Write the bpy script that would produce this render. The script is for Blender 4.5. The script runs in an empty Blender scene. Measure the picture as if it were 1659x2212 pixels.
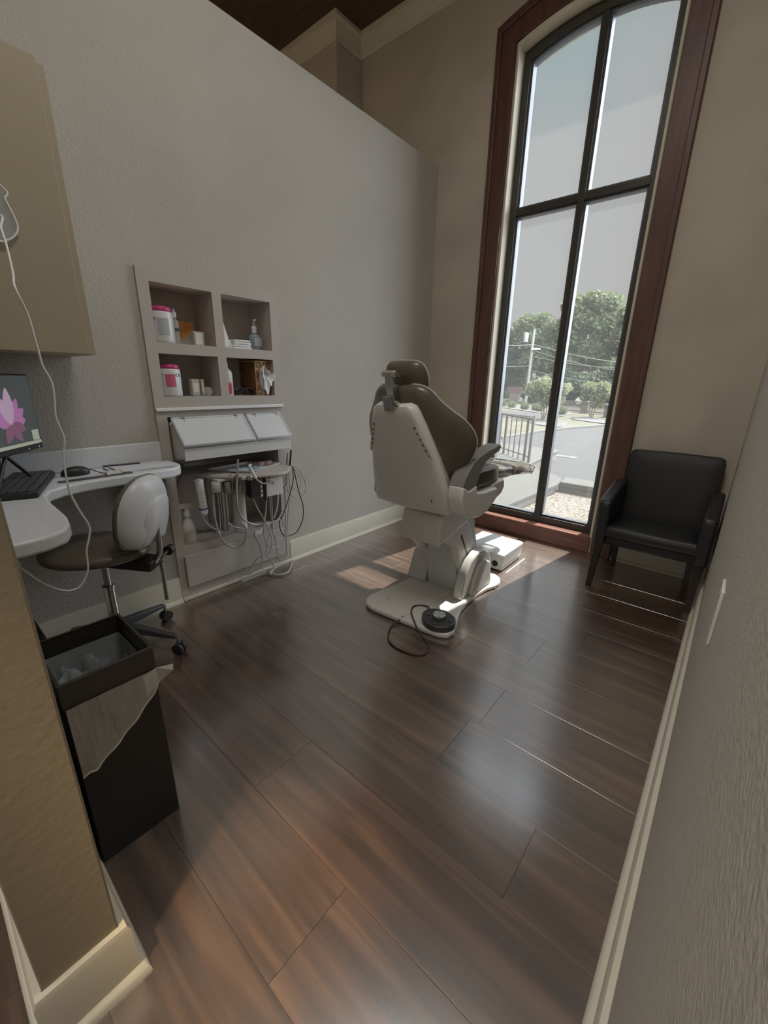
import bpy, bmesh, math, random
from mathutils import Vector, Matrix, noise as mnoise
random.seed(7)
R = random.random
C = bpy.context.scene.collection
PI = math.pi

# ------------------------------------------------------------------ camera
FPX = 887.75; YAW = .69735485; PIT = .30919956; ROL = .02000107; CAMZ = 1.2
def _axes():
    cy, sy = math.cos(YAW), math.sin(YAW); cp, sp = math.cos(PIT), math.sin(PIT); cr, sr = math.cos(ROL), math.sin(ROL)
    f = Vector((-sy*cp, cy*cp, -sp)); r = Vector((cy, sy, 0)); u = r.cross(f)
    return r*cr + u*sr, -r*sr + u*cr, f
AR, AU, AF = _axes()
cam = bpy.data.cameras.new('camera'); camo = bpy.data.objects.new('camera', cam); C.objects.link(camo)
m = Matrix((AR, AU, -AF)).transposed().to_4x4(); m.translation = Vector((0, 0, CAMZ)); camo.matrix_world = m
cam.sensor_fit = 'VERTICAL'; cam.sensor_height = 36; cam.lens = FPX/2212*36; cam.clip_start = .02; cam.clip_end = 300
bpy.context.scene.camera = camo

def pl(px, py, ax, v):
    """measured point: where the line of sight through a photo pixel meets the plane axis=v"""
    d = AR*((px-829.5)/FPX) - AU*((py-1106)/FPX) + AF
    c = Vector((0, 0, CAMZ)); t = (v-c[ax])/d[ax]
    return c + d*t

# ------------------------------------------------------------------ light
SUN_E = 10.5; SKY = .44; HALL = 46; ROOM = 27; WARM = 420
vs = bpy.context.scene.view_settings
vs.view_transform = 'Standard'; vs.look = 'None'; vs.gamma = 1; vs.exposure = 0; vs.use_curve_mapping = False
w = bpy.data.worlds.new('sky'); bpy.context.scene.world = w; w.use_nodes = True
nt = w.node_tree; nt.nodes.clear()
def N(nt, t, **k):
    n = nt.nodes.new(t)
    for a, b in k.items(): setattr(n, a, b)
    return n
def L(nt, a, b): nt.links.new(a, b)
tc = N(nt, 'ShaderNodeTexCoord'); sp = N(nt, 'ShaderNodeSeparateXYZ'); L(nt, tc.outputs['Generated'], sp.inputs[0])
nz = N(nt, 'ShaderNodeTexNoise'); nz.inputs['Scale'].default_value = 2.6; nz.inputs['Detail'].default_value = 5; L(nt, tc.outputs['Generated'], nz.inputs['Vector'])
cr = N(nt, 'ShaderNodeValToRGB'); cr.color_ramp.elements[0].position = .40; cr.color_ramp.elements[1].position = .56
cr.color_ramp.elements[0].color = (1, 1, 1, 1); cr.color_ramp.elements[1].color = (.72, .95, .98, 1)
L(nt, nz.outputs['Fac'], cr.inputs[0])
el = N(nt, 'ShaderNodeMapRange'); el.inputs[1].default_value = .38; el.inputs[2].default_value = .52; L(nt, sp.outputs['Z'], el.inputs[0])
xm = N(nt, 'ShaderNodeMapRange'); xm.inputs[1].default_value = -.14; xm.inputs[2].default_value = -.30; L(nt, sp.outputs['X'], xm.inputs[0])
xe = N(nt, 'ShaderNodeMath', operation='MULTIPLY'); L(nt, el.outputs[0], xe.inputs[0]); L(nt, xm.outputs[0], xe.inputs[1])
mx = N(nt, 'ShaderNodeMix', data_type='RGBA'); L(nt, xe.outputs[0], mx.inputs[0]); mx.inputs[6].default_value = (1, 1, 1, 1); L(nt, cr.outputs[0], mx.inputs[7])
# extra sky glow added high up and to the right, lighting room and floor
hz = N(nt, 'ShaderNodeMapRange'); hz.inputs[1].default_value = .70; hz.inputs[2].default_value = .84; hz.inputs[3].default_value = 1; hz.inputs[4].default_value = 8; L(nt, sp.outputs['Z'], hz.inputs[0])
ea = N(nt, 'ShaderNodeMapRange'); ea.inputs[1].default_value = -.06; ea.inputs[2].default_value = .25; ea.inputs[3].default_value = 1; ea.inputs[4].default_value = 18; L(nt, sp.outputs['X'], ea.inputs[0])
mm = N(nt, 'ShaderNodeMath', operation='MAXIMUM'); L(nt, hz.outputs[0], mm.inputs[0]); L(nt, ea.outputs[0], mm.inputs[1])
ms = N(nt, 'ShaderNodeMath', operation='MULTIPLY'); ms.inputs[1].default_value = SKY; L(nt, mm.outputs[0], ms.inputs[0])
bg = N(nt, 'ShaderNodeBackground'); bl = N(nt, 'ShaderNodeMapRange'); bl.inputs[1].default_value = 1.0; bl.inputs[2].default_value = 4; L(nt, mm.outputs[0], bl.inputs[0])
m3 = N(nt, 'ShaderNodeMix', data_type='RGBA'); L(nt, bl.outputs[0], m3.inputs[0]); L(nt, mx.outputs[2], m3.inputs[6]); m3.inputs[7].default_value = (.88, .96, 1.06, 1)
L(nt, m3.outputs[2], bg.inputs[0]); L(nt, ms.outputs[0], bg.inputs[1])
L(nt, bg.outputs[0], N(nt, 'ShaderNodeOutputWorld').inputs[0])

def light(name, kind, loc, to, e, color, **k):
    d = bpy.data.lights.new(name, kind); d.energy = e; d.color = color
    for a, b in k.items(): setattr(d, a, b)
    o = bpy.data.objects.new(name, d); C.objects.link(o); o.location = loc
    o.rotation_euler = (Vector(to)-Vector(loc)).to_track_quat('-Z', 'Y').to_euler()
    return o
light('sun', 'SUN', (.159*8, 8, 1.71*8), (0, 0, 0), SUN_E, (1, .96, .88), angle=.009)
# unseen area fills added overhead to brighten the room and the hall
FILL_LIGHTS = [((-.52, .9, 3.80), ROOM, (1, .97, .91), .8), ((-.9, -1.6, 2.95), HALL, (1, .96, .90), 1.2)]
for i, (p, e, c, s) in enumerate(FILL_LIGHTS):
    light('fill_light', 'AREA', p, (p[0], p[1], 0), e, c, size=s, shape='SQUARE')
light('hall_downlight', 'SPOT', (-.30, -.75, 2.7), (-.62, .35, 0), WARM, (1, .74, .42), spot_size=math.radians(14), spot_blend=1, shadow_soft_size=.08)
light('side_room_lamp', 'POINT', (-3.25, 1.1, 3.0), (-3.2, 1.1, 0), 7, (1, .78, .5), shadow_soft_size=.15)
light('window_portal', 'AREA', (-1.126, 3.37, 1.75), (-1.126, 0, 1.75), 1, (1, 1, 1), shape='RECTANGLE', size=.98, size_y=3.3).data.cycles.is_portal = True

# ------------------------------------------------------------------ materials
def mat(name, col, rough=.5, metal=0, spec=.5, var=0, vscale=8, bump=0, bscale=60, coat=0, trans=0, alpha=1, emit=None, emis=0, stretch=None, col2=None, detail=4, coords='Object'):
    m = bpy.data.materials.new(name); m.use_nodes = True; t = m.node_tree; b = t.nodes['Principled BSDF']
    b.inputs['Base Color'].default_value = (*col, 1); b.inputs['Roughness'].default_value = rough; b.inputs['Metallic'].default_value = metal
    b.inputs['Specular IOR Level'].default_value = spec; b.inputs['Coat Weight'].default_value = coat; b.inputs['Transmission Weight'].default_value = trans; b.inputs['Alpha'].default_value = alpha
    if emit: b.inputs['Emission Color'].default_value = (*emit, 1); b.inputs['Emission Strength'].default_value = emis
    if var or bump or col2:
        tc = N(t, 'ShaderNodeTexCoord'); mp = N(t, 'ShaderNodeMapping'); L(t, tc.outputs[coords], mp.inputs[0])
        if stretch: mp.inputs['Scale'].default_value = stretch
    if var or col2:
        n = N(t, 'ShaderNodeTexNoise'); n.inputs['Scale'].default_value = vscale; n.inputs['Detail'].default_value = detail; L(t, mp.outputs[0], n.inputs['Vector'])
        r = N(t, 'ShaderNodeValToRGB'); r.color_ramp.elements[0].position = .35; r.color_ramp.elements[1].position = .65
        c2 = col2 or tuple(c*(1+var) for c in col); c1 = col if col2 else tuple(c*(1-var) for c in col)
        r.color_ramp.elements[0].color = (*c1, 1); r.color_ramp.elements[1].color = (*c2, 1)
        L(t, n.outputs['Fac'], r.inputs[0]); L(t, r.outputs[0], b.inputs['Base Color'])
    if bump:
        n = N(t, 'ShaderNodeTexNoise'); n.inputs['Scale'].default_value = bscale; n.inputs['Detail'].default_value = 3; L(t, mp.outputs[0], n.inputs['Vector'])
        bp = N(t, 'ShaderNodeBump'); bp.inputs['Strength'].default_value = bump; bp.inputs['Distance'].default_value = .01
        L(t, n.outputs['Fac'], bp.inputs['Height']); L(t, bp.outputs[0], b.inputs['Normal'])
    return m

M = {}
M['wall'] = mat('textured_plaster', (.445, .42, .375), .75, var=.035, vscale=2.2, bump=.34, bscale=110, spec=.25)
M['wall_smooth'] = mat('painted_plaster', (.49, .44, .355), .7, var=.06, vscale=3, bump=.12, bscale=60, spec=.25)
M['wall_near_paint'] = mat('tan_wall_paint', (.33, .28, .205), .7, var=.02, vscale=3, bump=.1, bscale=60, spec=.25)
M['wall_fine'] = mat('fine_textured_plaster', (.46, .43, .38), .75, var=.05, vscale=60, bump=.22, bscale=150, spec=.25)
M['base'] = mat('cream_trim_paint', (.62, .575, .47), .45, var=.02)
M['cream'] = mat('reveal_paint', (.62, .56, .44), .6, var=.03)
M['ceil'] = mat('dark_stained_ceiling', (.10, .06, .04), .55, var=.2, vscale=6, stretch=(1, 6, 1))
M['casing'] = mat('red_brown_wood', (.115, .055, .043), .42, var=.18, vscale=5, stretch=(6, 6, .6), spec=.4)
M['sill'] = mat('red_brown_sill_wood', (.19, .085, .06), .42, var=.15, vscale=5, stretch=(.6, 6, 6), spec=.4)
M['frame'] = mat('dark_bronze_metal', (.05, .045, .038), .4, var=.05, spec=.5)
M['bead'] = mat('grey_glazing_bead', (.10, .11, .125), .35, spec=.5)
M['cab'] = mat('greige_cabinet_paint', (.44, .40, .36), .5, var=.02)
M['cabin'] = mat('greige_cabinet_interior', (.52, .46, .42), .6, var=.02)
M['uppercab'] = mat('taupe_laminate', (.34, .285, .20), .5, var=.02, vscale=3)
M['white'] = mat('white_plastic', (.60, .605, .61), .32, var=.01)
M['whitem'] = mat('white_matte', (.74, .74, .74), .6)
M['offwhite'] = mat('cream_enamel', (.63, .62, .59), .28, var=.015)
M['chairshell'] = mat('grey_white_shell', (.75, .74, .72), .35, var=.015)
M['laminate'] = mat('white_laminate', (.63, .64, .66), .35, var=.03, vscale=14, stretch=(1, 8, 1))
M['vinyl'] = mat('taupe_vinyl', (.125, .104, .08), .33, var=.05, spec=.6)
M['vinylfilm'] = mat('taupe_vinyl_under_film', (.20, .17, .14), .12, var=.05, spec=.8, coat=.6)
M['edge'] = mat('pale_piping', (.55, .58, .62), .35)
M['armpad'] = mat('grey_rubber', (.24, .23, .22), .45)
M['chrome'] = mat('chrome', (.62, .61, .58), .18, metal=1)
M['steel'] = mat('brushed_steel', (.45, .44, .42), .35, metal=1)
M['black'] = mat('black_plastic', (.018, .018, .018), .45)
M['blackv'] = mat('black_leather', (.017, .017, .018), .42, bump=.05, bscale=200, spec=.5)
M['darkwood'] = mat('espresso_wood', (.022, .014, .011), .4)
M['bin'] = mat('black_steel_bin', (.008, .0075, .007), .6)
M['binrim'] = mat('dark_bin_rim', (.035, .03, .024), .5)
M['pink'] = mat('magenta_plastic', (.50, .045, .16), .35)
M['pinklab'] = mat('magenta_label', (.56, .12, .22), .5)
M['redlab'] = mat('red_label', (.50, .035, .06), .5)
M['label'] = mat('grey_print', (.40, .42, .43), .6)
M['ink'] = mat('dark_print', (.06, .06, .07), .6)
M['blueink'] = mat('blue_print', (.08, .14, .34), .6)
M['orange'] = mat('orange_card', (.85, .40, .13), .6, col2=(.72, .28, .08), vscale=30)
M['cardcream'] = mat('cream_card', (.52, .48, .40), .6)
M['gel'] = mat('blue_grey_gel', (.26, .34, .37), .2)
M['clear'] = mat('clear_plastic', (.55, .56, .55), .15, alpha=.45)
M['filmy'] = mat('translucent_bag', (.66, .64, .58), .3, alpha=.46, bump=.8, bscale=14, stretch=(1, 3, .6))
M['filmin'] = mat('crumpled_bag', (.42, .45, .47), .2, alpha=.55, bump=.4, bscale=26)
M['filmhem'] = mat('bag_hem', (.62, .60, .55), .35, alpha=.72)
M['tubegrey'] = mat('grey_hose', (.42, .41, .40), .4)
M['tubedark'] = mat('dark_hose', (.10, .075, .06), .4)
M['brown'] = mat('brown_cable', (.06, .035, .025), .45)
M['gold'] = mat('gold_card', (.52, .36, .10), .45)
M['fruit'] = mat('fruit_print_card', (.10, .075, .05), .5, col2=(.34, .13, .06), vscale=28)
M['tissue'] = mat('white_tissue', (.70, .70, .70), .8)
M['screen'] = mat('dark_screen', (.045, .055, .055), .35, var=.1, vscale=3, emit=(.055, .066, .064), emis=.55)
M['taskbar'] = mat('pale_screen_area', (.1, .1, .09), .4, emit=(.29, .31, .24), emis=.8)
M['petal'] = mat('pink_petal_pixels', (.1, .05, .1), .4, col2=(.12, .06, .11), vscale=20, emit=(.30, .12, .27), emis=.8)
M['petal2'] = mat('pale_petal_pixels', (.1, .08, .1), .4, emit=(.36, .25, .35), emis=.8)
M['petal3'] = mat('mirrored_petal_pixels', (.05, .03, .04), .4, emit=(.16, .07, .12), emis=.8)
M['paper'] = mat('white_paper', (.62, .62, .64), .7)
M['foot'] = mat('charcoal_plastic', (.055, .058, .06), .4)
M['pinkclear'] = mat('pink_clear_plastic', (.50, .30, .33), .2, alpha=.75)
M['pouch'] = mat('blue_pouch', (.30, .38, .42), .4, var=.15, vscale=30)
M['concrete'] = mat('pale_concrete', (0.036, 0.036, 0.035), .8, var=.04, vscale=1.2, coords='Object')
M['curb'] = mat('kerb_concrete', (0.101, 0.098, 0.085), .8, var=.08)
M['grass'] = mat('dry_lawn', (0.066, 0.064, 0.031), .9, col2=(0.097, 0.089, 0.058), vscale=.9, bump=.2, bscale=30, coords='Object')
M['gravel'] = mat('pale_gravel', (0.093, 0.089, 0.080), .9, var=.2, vscale=5)
M['mulch'] = mat('pale_leaf_litter', (.215, .19, .155), .9, col2=(.045, .030, .020), vscale=30, bump=.5, bscale=50, detail=8)
M['planter'] = mat('tan_stucco', (0.161, 0.138, 0.108), .85, var=.06, vscale=4)
M['plantercap'] = mat('pale_stucco_cap', (0.070, 0.068, 0.059), .8, var=.03)
M['rail'] = mat('brown_painted_iron', (.10, .08, .07), .5)
M['bark'] = mat('tree_bark', (.16, .13, .10), .9, var=.15, vscale=10)
M['pole'] = mat('weathered_pole', (.24, .24, .23), .8)
M['brick'] = mat('tan_brick', (0.110, 0.090, 0.072), .9, var=.12, vscale=9)
M['signbrown'] = mat('brown_sign', (0.086, 0.046, 0.040), .7)
M['exterior'] = mat('exterior_stucco', (0.297, 0.277, 0.238), .85)
M['grate'] = mat('drain_iron', (0.092, 0.092, 0.092), .7)

def leafmat(name, a, b):
    m = mat(name, a, .6, col2=b, vscale=.9, detail=2)
    t = m.node_tree; p = t.nodes['Principled BSDF']; out = [n for n in t.nodes if n.type == 'OUTPUT_MATERIAL'][0]
    tr = N(t, 'ShaderNodeBsdfTranslucent'); tr.inputs[0].default_value = (*[c*1.4 for c in b], 1)
    mx = N(t, 'ShaderNodeMixShader'); mx.inputs[0].default_value = .35
    L(t, p.outputs[0], mx.inputs[1]); L(t, tr.outputs[0], mx.inputs[2]); L(t, mx.outputs[0], out.inputs[0])
    return m
M['leaf_dark'] = leafmat('dark_leaves', (0.053, 0.071, 0.038), (0.093, 0.112, 0.055))
M['leaf_mid'] = leafmat('mid_leaves', (0.071, 0.092, 0.039), (0.119, 0.137, 0.060))
M['leaf_light'] = leafmat('light_leaves', (0.117, 0.136, 0.062), (0.186, 0.192, 0.095))

def glassmat():
    m = bpy.data.materials.new('window_glass'); m.use_nodes = True; t = m.node_tree; t.nodes.clear()
    out = N(t, 'ShaderNodeOutputMaterial'); tr = N(t, 'ShaderNodeBsdfTransparent'); tr.inputs[0].default_value = (.96, .965, .96, 1)
    gl = N(t, 'ShaderNodeBsdfGlossy'); gl.inputs['Roughness'].default_value = .02
    lw = N(t, 'ShaderNodeLayerWeight'); lw.inputs[0].default_value = .5
    pw = N(t, 'ShaderNodeMath', operation='POWER'); pw.inputs[1].default_value = 5; L(t, lw.outputs['Facing'], pw.inputs[0])
    fr = N(t, 'ShaderNodeMath', operation='MULTIPLY_ADD'); fr.inputs[1].default_value = .7; fr.inputs[2].default_value = .03; L(t, pw.outputs[0], fr.inputs[0])
    mx = N(t, 'ShaderNodeMixShader'); L(t, fr.outputs[0], mx.inputs[0]); L(t, tr.outputs[0], mx.inputs[1]); L(t, gl.outputs[0], mx.inputs[2])
    du = N(t, 'ShaderNodeBsdfTranslucent'); du.inputs[0].default_value = (.9, .92, .95, 1)   # veiling glare put into the glass as a pale translucent layer
    m2 = N(t, 'ShaderNodeMixShader'); m2.inputs[0].default_value = .02; L(t, mx.outputs[0], m2.inputs[1]); L(t, du.outputs[0], m2.inputs[2])
    L(t, m2.outputs[0], out.inputs[0])
    return m
M['glass'] = glassmat()

def floormat():
    m = bpy.data.materials.new('wood_look_planks'); m.use_nodes = True; t = m.node_tree; b = t.nodes['Principled BSDF']
    uv = N(t, 'ShaderNodeUVMap'); uv.uv_map = 'grain'
    mp = N(t, 'ShaderNodeMapping'); mp.inputs['Scale'].default_value = (1.6, 22, 1); L(t, uv.outputs[0], mp.inputs[0])
    n1 = N(t, 'ShaderNodeTexNoise'); n1.inputs['Scale'].default_value = 1; n1.inputs['Detail'].default_value = 6; n1.inputs['Distortion'].default_value = .6; L(t, mp.outputs[0], n1.inputs['Vector'])
    r1 = N(t, 'ShaderNodeValToRGB'); e = r1.color_ramp.elements
    e[0].position = .3; e[0].color = (.040, .021, .013, 1); e[1].position = .72; e[1].color = (.195, .110, .066, 1)
    x = r1.color_ramp.elements.new(.5); x.color = (.098, .052, .032, 1)
    L(t, n1.outputs['Fac'], r1.inputs[0])
    at = N(t, 'ShaderNodeAttribute'); at.attribute_name = 'tone'
    mu = N(t, 'ShaderNodeMix', data_type='RGBA', blend_type='MULTIPLY'); mu.inputs[0].default_value = 1
    L(t, r1.outputs[0], mu.inputs[6]); L(t, at.outputs['Color'], mu.inputs[7]); L(t, mu.outputs[2], b.inputs['Base Color'])
    mp2 = N(t, 'ShaderNodeMapping'); mp2.inputs['Scale'].default_value = (5, 130, 1); L(t, uv.outputs[0], mp2.inputs[0])
    n2 = N(t, 'ShaderNodeTexNoise'); n2.inputs['Scale'].default_value = 1; n2.inputs['Detail'].default_value = 3; L(t, mp2.outputs[0], n2.inputs['Vector'])
    bp = N(t, 'ShaderNodeBump'); bp.inputs['Strength'].default_value = .18; bp.inputs['Distance'].default_value = .002; L(t, n2.outputs['Fac'], bp.inputs['Height']); L(t, bp.outputs[0], b.inputs['Normal'])
    b.inputs['Roughness'].default_value = .38; b.inputs['Specular IOR Level'].default_value = 1.0
    b.inputs['Coat Weight'].default_value = 1; b.inputs['Coat IOR'].default_value = 3.0; b.inputs['Coat Roughness'].default_value = .20; b.inputs['Coat Tint'].default_value = (1, 1, 1, 1)
    return m
M['floor'] = floormat()

# ------------------------------------------------------------------ mesh helpers
def catmull(pts, k=6):
    pts = [Vector(p) for p in pts]
    if len(pts) < 3: return pts
    P = [pts[0]*2-pts[1]] + pts + [pts[-1]*2-pts[-2]]; out = []
    for i in range(1, len(P)-2):
        a, b, c, d = P[i-1:i+3]
        for j in range(k):
            s = j/k
            out.append(.5*((2*b) + (c-a)*s + (2*a-5*b+4*c-d)*s*s + (3*b-a-3*c+d)*s**3))
    out.append(pts[-1]); return out
class MB:
    def __init__(s): s.v = []; s.f = []
    def add(s, vs, fs):
        o = len(s.v); s.v += [tuple(v) for v in vs]; s.f += [tuple(i+o for i in f) for f in fs]; return s
    def box(s, x0, x1, y0, y1, z0, z1):
        v = [(x, y, z) for x in (x0, x1) for y in (y0, y1) for z in (z0, z1)]
        return s.add(v, [(0, 1, 3, 2), (4, 6, 7, 5), (0, 4, 5, 1), (2, 3, 7, 6), (0, 2, 6, 4), (1, 5, 7, 3)])
    def obox(s, c, ax, ay, az, hx, hy, hz):
        c, ax, ay, az = map(Vector, (c, ax, ay, az))
        v = [c+ax*(hx*i)+ay*(hy*j)+az*(hz*k) for i in (-1, 1) for j in (-1, 1) for k in (-1, 1)]
        return s.add(v, [(0, 1, 3, 2), (4, 6, 7, 5), (0, 4, 5, 1), (2, 3, 7, 6), (0, 2, 6, 4), (1, 5, 7, 3)])
    def prism(s, poly, axis, a, b):
        """extrude a 2D polygon along an axis; poly coordinates are the two remaining axes in order"""
        def P(p, t):
            q = list(p); q.insert(axis, t); return q
        n = len(poly); v = [P(p, a) for p in poly] + [P(p, b) for p in poly]
        return s.add(v, [tuple(range(n))[::-1], tuple(range(n, 2*n))] + [(i, (i+1) % n, (i+1) % n+n, i+n) for i in range(n)])
    def tube(s, pts, r, n=8, k=5, smooth=True, r1=None):
        pts = catmull(pts, k) if smooth else [Vector(p) for p in pts]
        m = len(pts); vs = []; up = None
        for i, p in enumerate(pts):
            t = (pts[min(i+1, m-1)]-pts[max(i-1, 0)])
            t = t.normalized() if t.length > 1e-9 else Vector((0, 0, 1))
            if up is None:
                up = Vector((0, 0, 1)) if abs(t.z) < .9 else Vector((1, 0, 0))
            a = t.cross(up)
            if a.length < 1e-5: a = t.orthogonal()
            a.normalize(); b = a.cross(t).normalized(); up = b
            rr = r if r1 is None else r+(r1-r)*i/(m-1)
            vs += [p+(a*math.cos(2*PI*j/n)+b*math.sin(2*PI*j/n))*rr for j in range(n)]
        fs = [(i*n+j, i*n+(j+1) % n, (i+1)*n+(j+1) % n, (i+1)*n+j) for i in range(m-1) for j in range(n)]
        fs += [tuple(range(n))[::-1], tuple(range((m-1)*n, m*n))]
        return s.add(vs, fs)
    def cyl(s, a, b, r, n=16, r1=None): return s.tube([a, b], r, n, smooth=False, r1=r1)
    def lathe(s, prof, c=(0, 0, 0), n=24, sx=1, sy=1):
        vs = []; fs = []
        for r, z in prof: vs += [(c[0]+r*sx*math.cos(2*PI*j/n), c[1]+r*sy*math.sin(2*PI*j/n), c[2]+z) for j in range(n)]
        for i in range(len(prof)-1): fs += [(i*n+j, i*n+(j+1) % n, (i+1)*n+(j+1) % n, (i+1)*n+j) for j in range(n)]
        fs += [tuple(range(n))[::-1], tuple(range((len(prof)-1)*n, len(prof)*n))]
        return s.add(vs, fs)
    def pillow(s, out, tf, tb, fn, rings=7, pw=3.0):
        """cushion: outline (u,v) closed, front and back bulge, fn maps (u,v,w) to space"""
        out = [Vector((p[0], p[1])) for p in out]; n = len(out); c = sum(out, Vector((0, 0)))/n
        def layer(t, sg):
            idx = []
            for k in range(rings+1):
                r = math.sin(k/rings*PI/2); h = (1-r**pw)**(1/pw) if r < 1 else 0
                idx.append([fn(c.x+(p.x-c.x)*r, c.y+(p.y-c.y)*r, sg*t*h) for p in out])
            return idx
        for t, sg in ((tf, 1), (tb, -1)):
            Ls = layer(t, sg); vs = [p for l in Ls for p in l]; fs = []
            for k in range(rings):
                for j in range(n):
                    f = (k*n+j, k*n+(j+1) % n, (k+1)*n+(j+1) % n, (k+1)*n+j)
                    fs.append(f if sg > 0 else f[::-1])
            s.add(vs, fs)
        return s
    def obj(s, name, mt, parent=None, smooth=False, bevel=0, seg=2, weld=False):
        me = bpy.data.meshes.new(name); me.from_pydata(s.v, [], s.f); me.update()
        bm = bmesh.new(); bm.from_mesh(me)
        bmesh.ops.remove_doubles(bm, verts=bm.verts, dist=1e-5)
        bmesh.ops.dissolve_degenerate(bm, edges=bm.edges, dist=1e-6)
        bmesh.ops.recalc_face_normals(bm, faces=bm.faces); bm.to_mesh(me); bm.free()
        me.materials.append(M[mt] if isinstance(mt, str) else mt)
        o = bpy.data.objects.new(name, me); C.objects.link(o)
        if bevel:
            b = o.modifiers.new('bevel', 'BEVEL'); b.width = bevel; b.segments = seg; b.limit_method = 'ANGLE'; b.angle_limit = math.radians(40)
        if smooth or bevel:
            for p in me.polygons: p.use_smooth = True
            try: me.set_sharp_from_angle(angle=math.radians(35 if not smooth is True else 50))
            except Exception: pass
        if parent: attach(o, parent)
        return o
def wloc(o):
    return wloc(o.parent) + o.location + o.matrix_parent_inverse.translation if o.parent else o.location.copy()
def attach(o, p):
    o.parent = p; o.matrix_parent_inverse = Matrix.Translation(-wloc(p))
def tag(o, label, cat, group=None, kind=None):
    o['label'] = label; o['category'] = cat
    if group: o['group'] = group
    if kind: o['kind'] = kind
    return o
def thing(name, label, cat, loc=(0, 0, 0), group=None):
    o = bpy.data.objects.new(name, None); C.objects.link(o); o.location = loc; o.empty_display_size = .1
    return tag(o, label, cat, group)
def struct(o): o['kind'] = 'structure'; return o
def clone(o, parent=None):
    c = o.copy(); C.objects.link(c)
    if parent: c.parent = parent
    for ch in list(o.children): clone(ch, c)
    return c
def textmesh(name, body, size, loc, rotm, mt, parent, depth=.0004):
    cu = bpy.data.curves.new(name, 'FONT'); cu.body = body; cu.size = size; cu.extrude = depth; cu.align_x = 'CENTER'; cu.align_y = 'CENTER'
    to = bpy.data.objects.new(name, cu); C.objects.link(to)
    me = bpy.data.meshes.new_from_object(to.evaluated_get(bpy.context.evaluated_depsgraph_get())); bpy.data.objects.remove(to)
    me.materials.append(M[mt]); me.transform(Matrix.Translation(loc) @ rotm.to_4x4())
    o = bpy.data.objects.new(name, me); C.objects.link(o); attach(o, parent); return o
# text facing +X, reading towards +Y
ROTX = Matrix(((0, 0, 1), (1, 0, 0), (0, 1, 0)))

# ------------------------------------------------------------------ room shell
XL, XR, YW = -2.177, .0463, 3.174
PT = 2.785          # top of the part-height wall
CE = 3.83           # ceiling
NY0, NY1, NZ1 = .850, 1.582, 1.655    # hole for the built-in

# floor: individual planks, seams every .2275 m, joints as in the photograph
PWD = .2275
joints = {1.616: -.496, .9335: -.497, .706: -.195, .479: None, .2515: -.499}
vs_, fs_, uvs, tones = [], [], [], []
row0 = .934-PWD*22
jx = {26: [-.35], 25: [-.497], 24: [-.80, .0], 23: [-.497], 22: [-.53, -1.7], 21: [-.195, -1.42], 20: [-.9], 19: [-.499, -1.72], 18: [-.15, -1.4]}
for r in range(0, 34):
    y0 = row0+PWD*r; y1 = y0+PWD
    if y1 < -2.6 or y0 > 3.3: continue
    y1 = min(y1, 3.40)
    rnd = random.Random(r*13+5)
    js = jx.get(r)
    if js is None: js = [-.3-rnd.random()*1.2]
    xs = set()
    for j in js: xs.add(j)
    a = min(js)
    while a > -4.2: a -= 1.22; xs.add(a)
    a = max(js)
    while a < .8: a += 1.22; xs.add(a)
    xs = sorted(xs); g = .0003
    for a, b in zip(xs[:-1], xs[1:]):
        o = len(vs_); ou, ov = rnd.random()*40, rnd.random()*40; tn = .72+.26*rnd.random()
        h = .0004
        # bevelled plank
        pts = [(a+g, y0+g, -h), (b-g, y0+g, -h), (b-g, y1-g, -h), (a+g, y1-g, -h), (a+g+h, y0+g+h, 0), (b-g-h, y0+g+h, 0), (b-g-h, y1-g-h, 0), (a+g+h, y1-g-h, 0)]
        vs_ += pts; fs_ += [(o+4, o+5, o+6, o+7), (o, o+1, o+5, o+4), (o+1, o+2, o+6, o+5), (o+2, o+3, o+7, o+6), (o+3, o, o+4, o+7)]
        uvs += [(p[0]+ou, p[1]+ov) for p in pts]; tones += [tn]*8
o = len(vs_); vs_ += [(-4.3, -2.7, -.0018), (1, -2.7, -.0018), (1, 3.40, -.0018), (-4.3, 3.40, -.0018), (-4.3, -2.7, -.15), (1, -2.7, -.15), (1, 3.40, -.15), (-4.3, 3.40, -.15)]
fs_ += [(o, o+1, o+2, o+3), (o+7, o+6, o+5, o+4), (o, o+4, o+5, o+1), (o+1, o+5, o+6, o+2), (o+2, o+6, o+7, o+3), (o+3, o+7, o+4, o)]
uvs += [(0, 0)]*8; tones += [.6]*8
me = bpy.data.meshes.new('floor'); me.from_pydata(vs_, [], fs_); me.materials.append(M['floor'])
ul = me.uv_layers.new(name='grain')
for lp in me.loops: ul.data[lp.index].uv = uvs[lp.vertex_index]
ca = me.color_attributes.new('tone', 'FLOAT_COLOR', 'POINT')
for i, t_ in enumerate(tones): ca.data[i].color = (t_, t_, t_, 1)
fo = bpy.data.objects.new('floor', me); C.objects.link(fo); struct(fo)

# left wall (part height, with the hole of the built-in)
b = MB(); xb = XL-.14
b.box(xb, XL, .0745, NY0, 0, NZ1); b.box(xb, XL, NY1, YW, 0, NZ1); b.box(xb, XL, .0745, YW, NZ1, PT)
struct(b.obj('wall_left', 'wall'))
# near partition, the end of which stands at the left of the view
b = MB(); b.box(XL-.14, -.737, -.049, .0745, 0, PT); struct(b.obj('wall_near', 'wall_near_paint', bevel=.004))
# right wall
b = MB(); b.box(XR, XR+.14, -2.6, YW, 0, CE); struct(b.obj('wall_right', 'wall_fine'))
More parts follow.
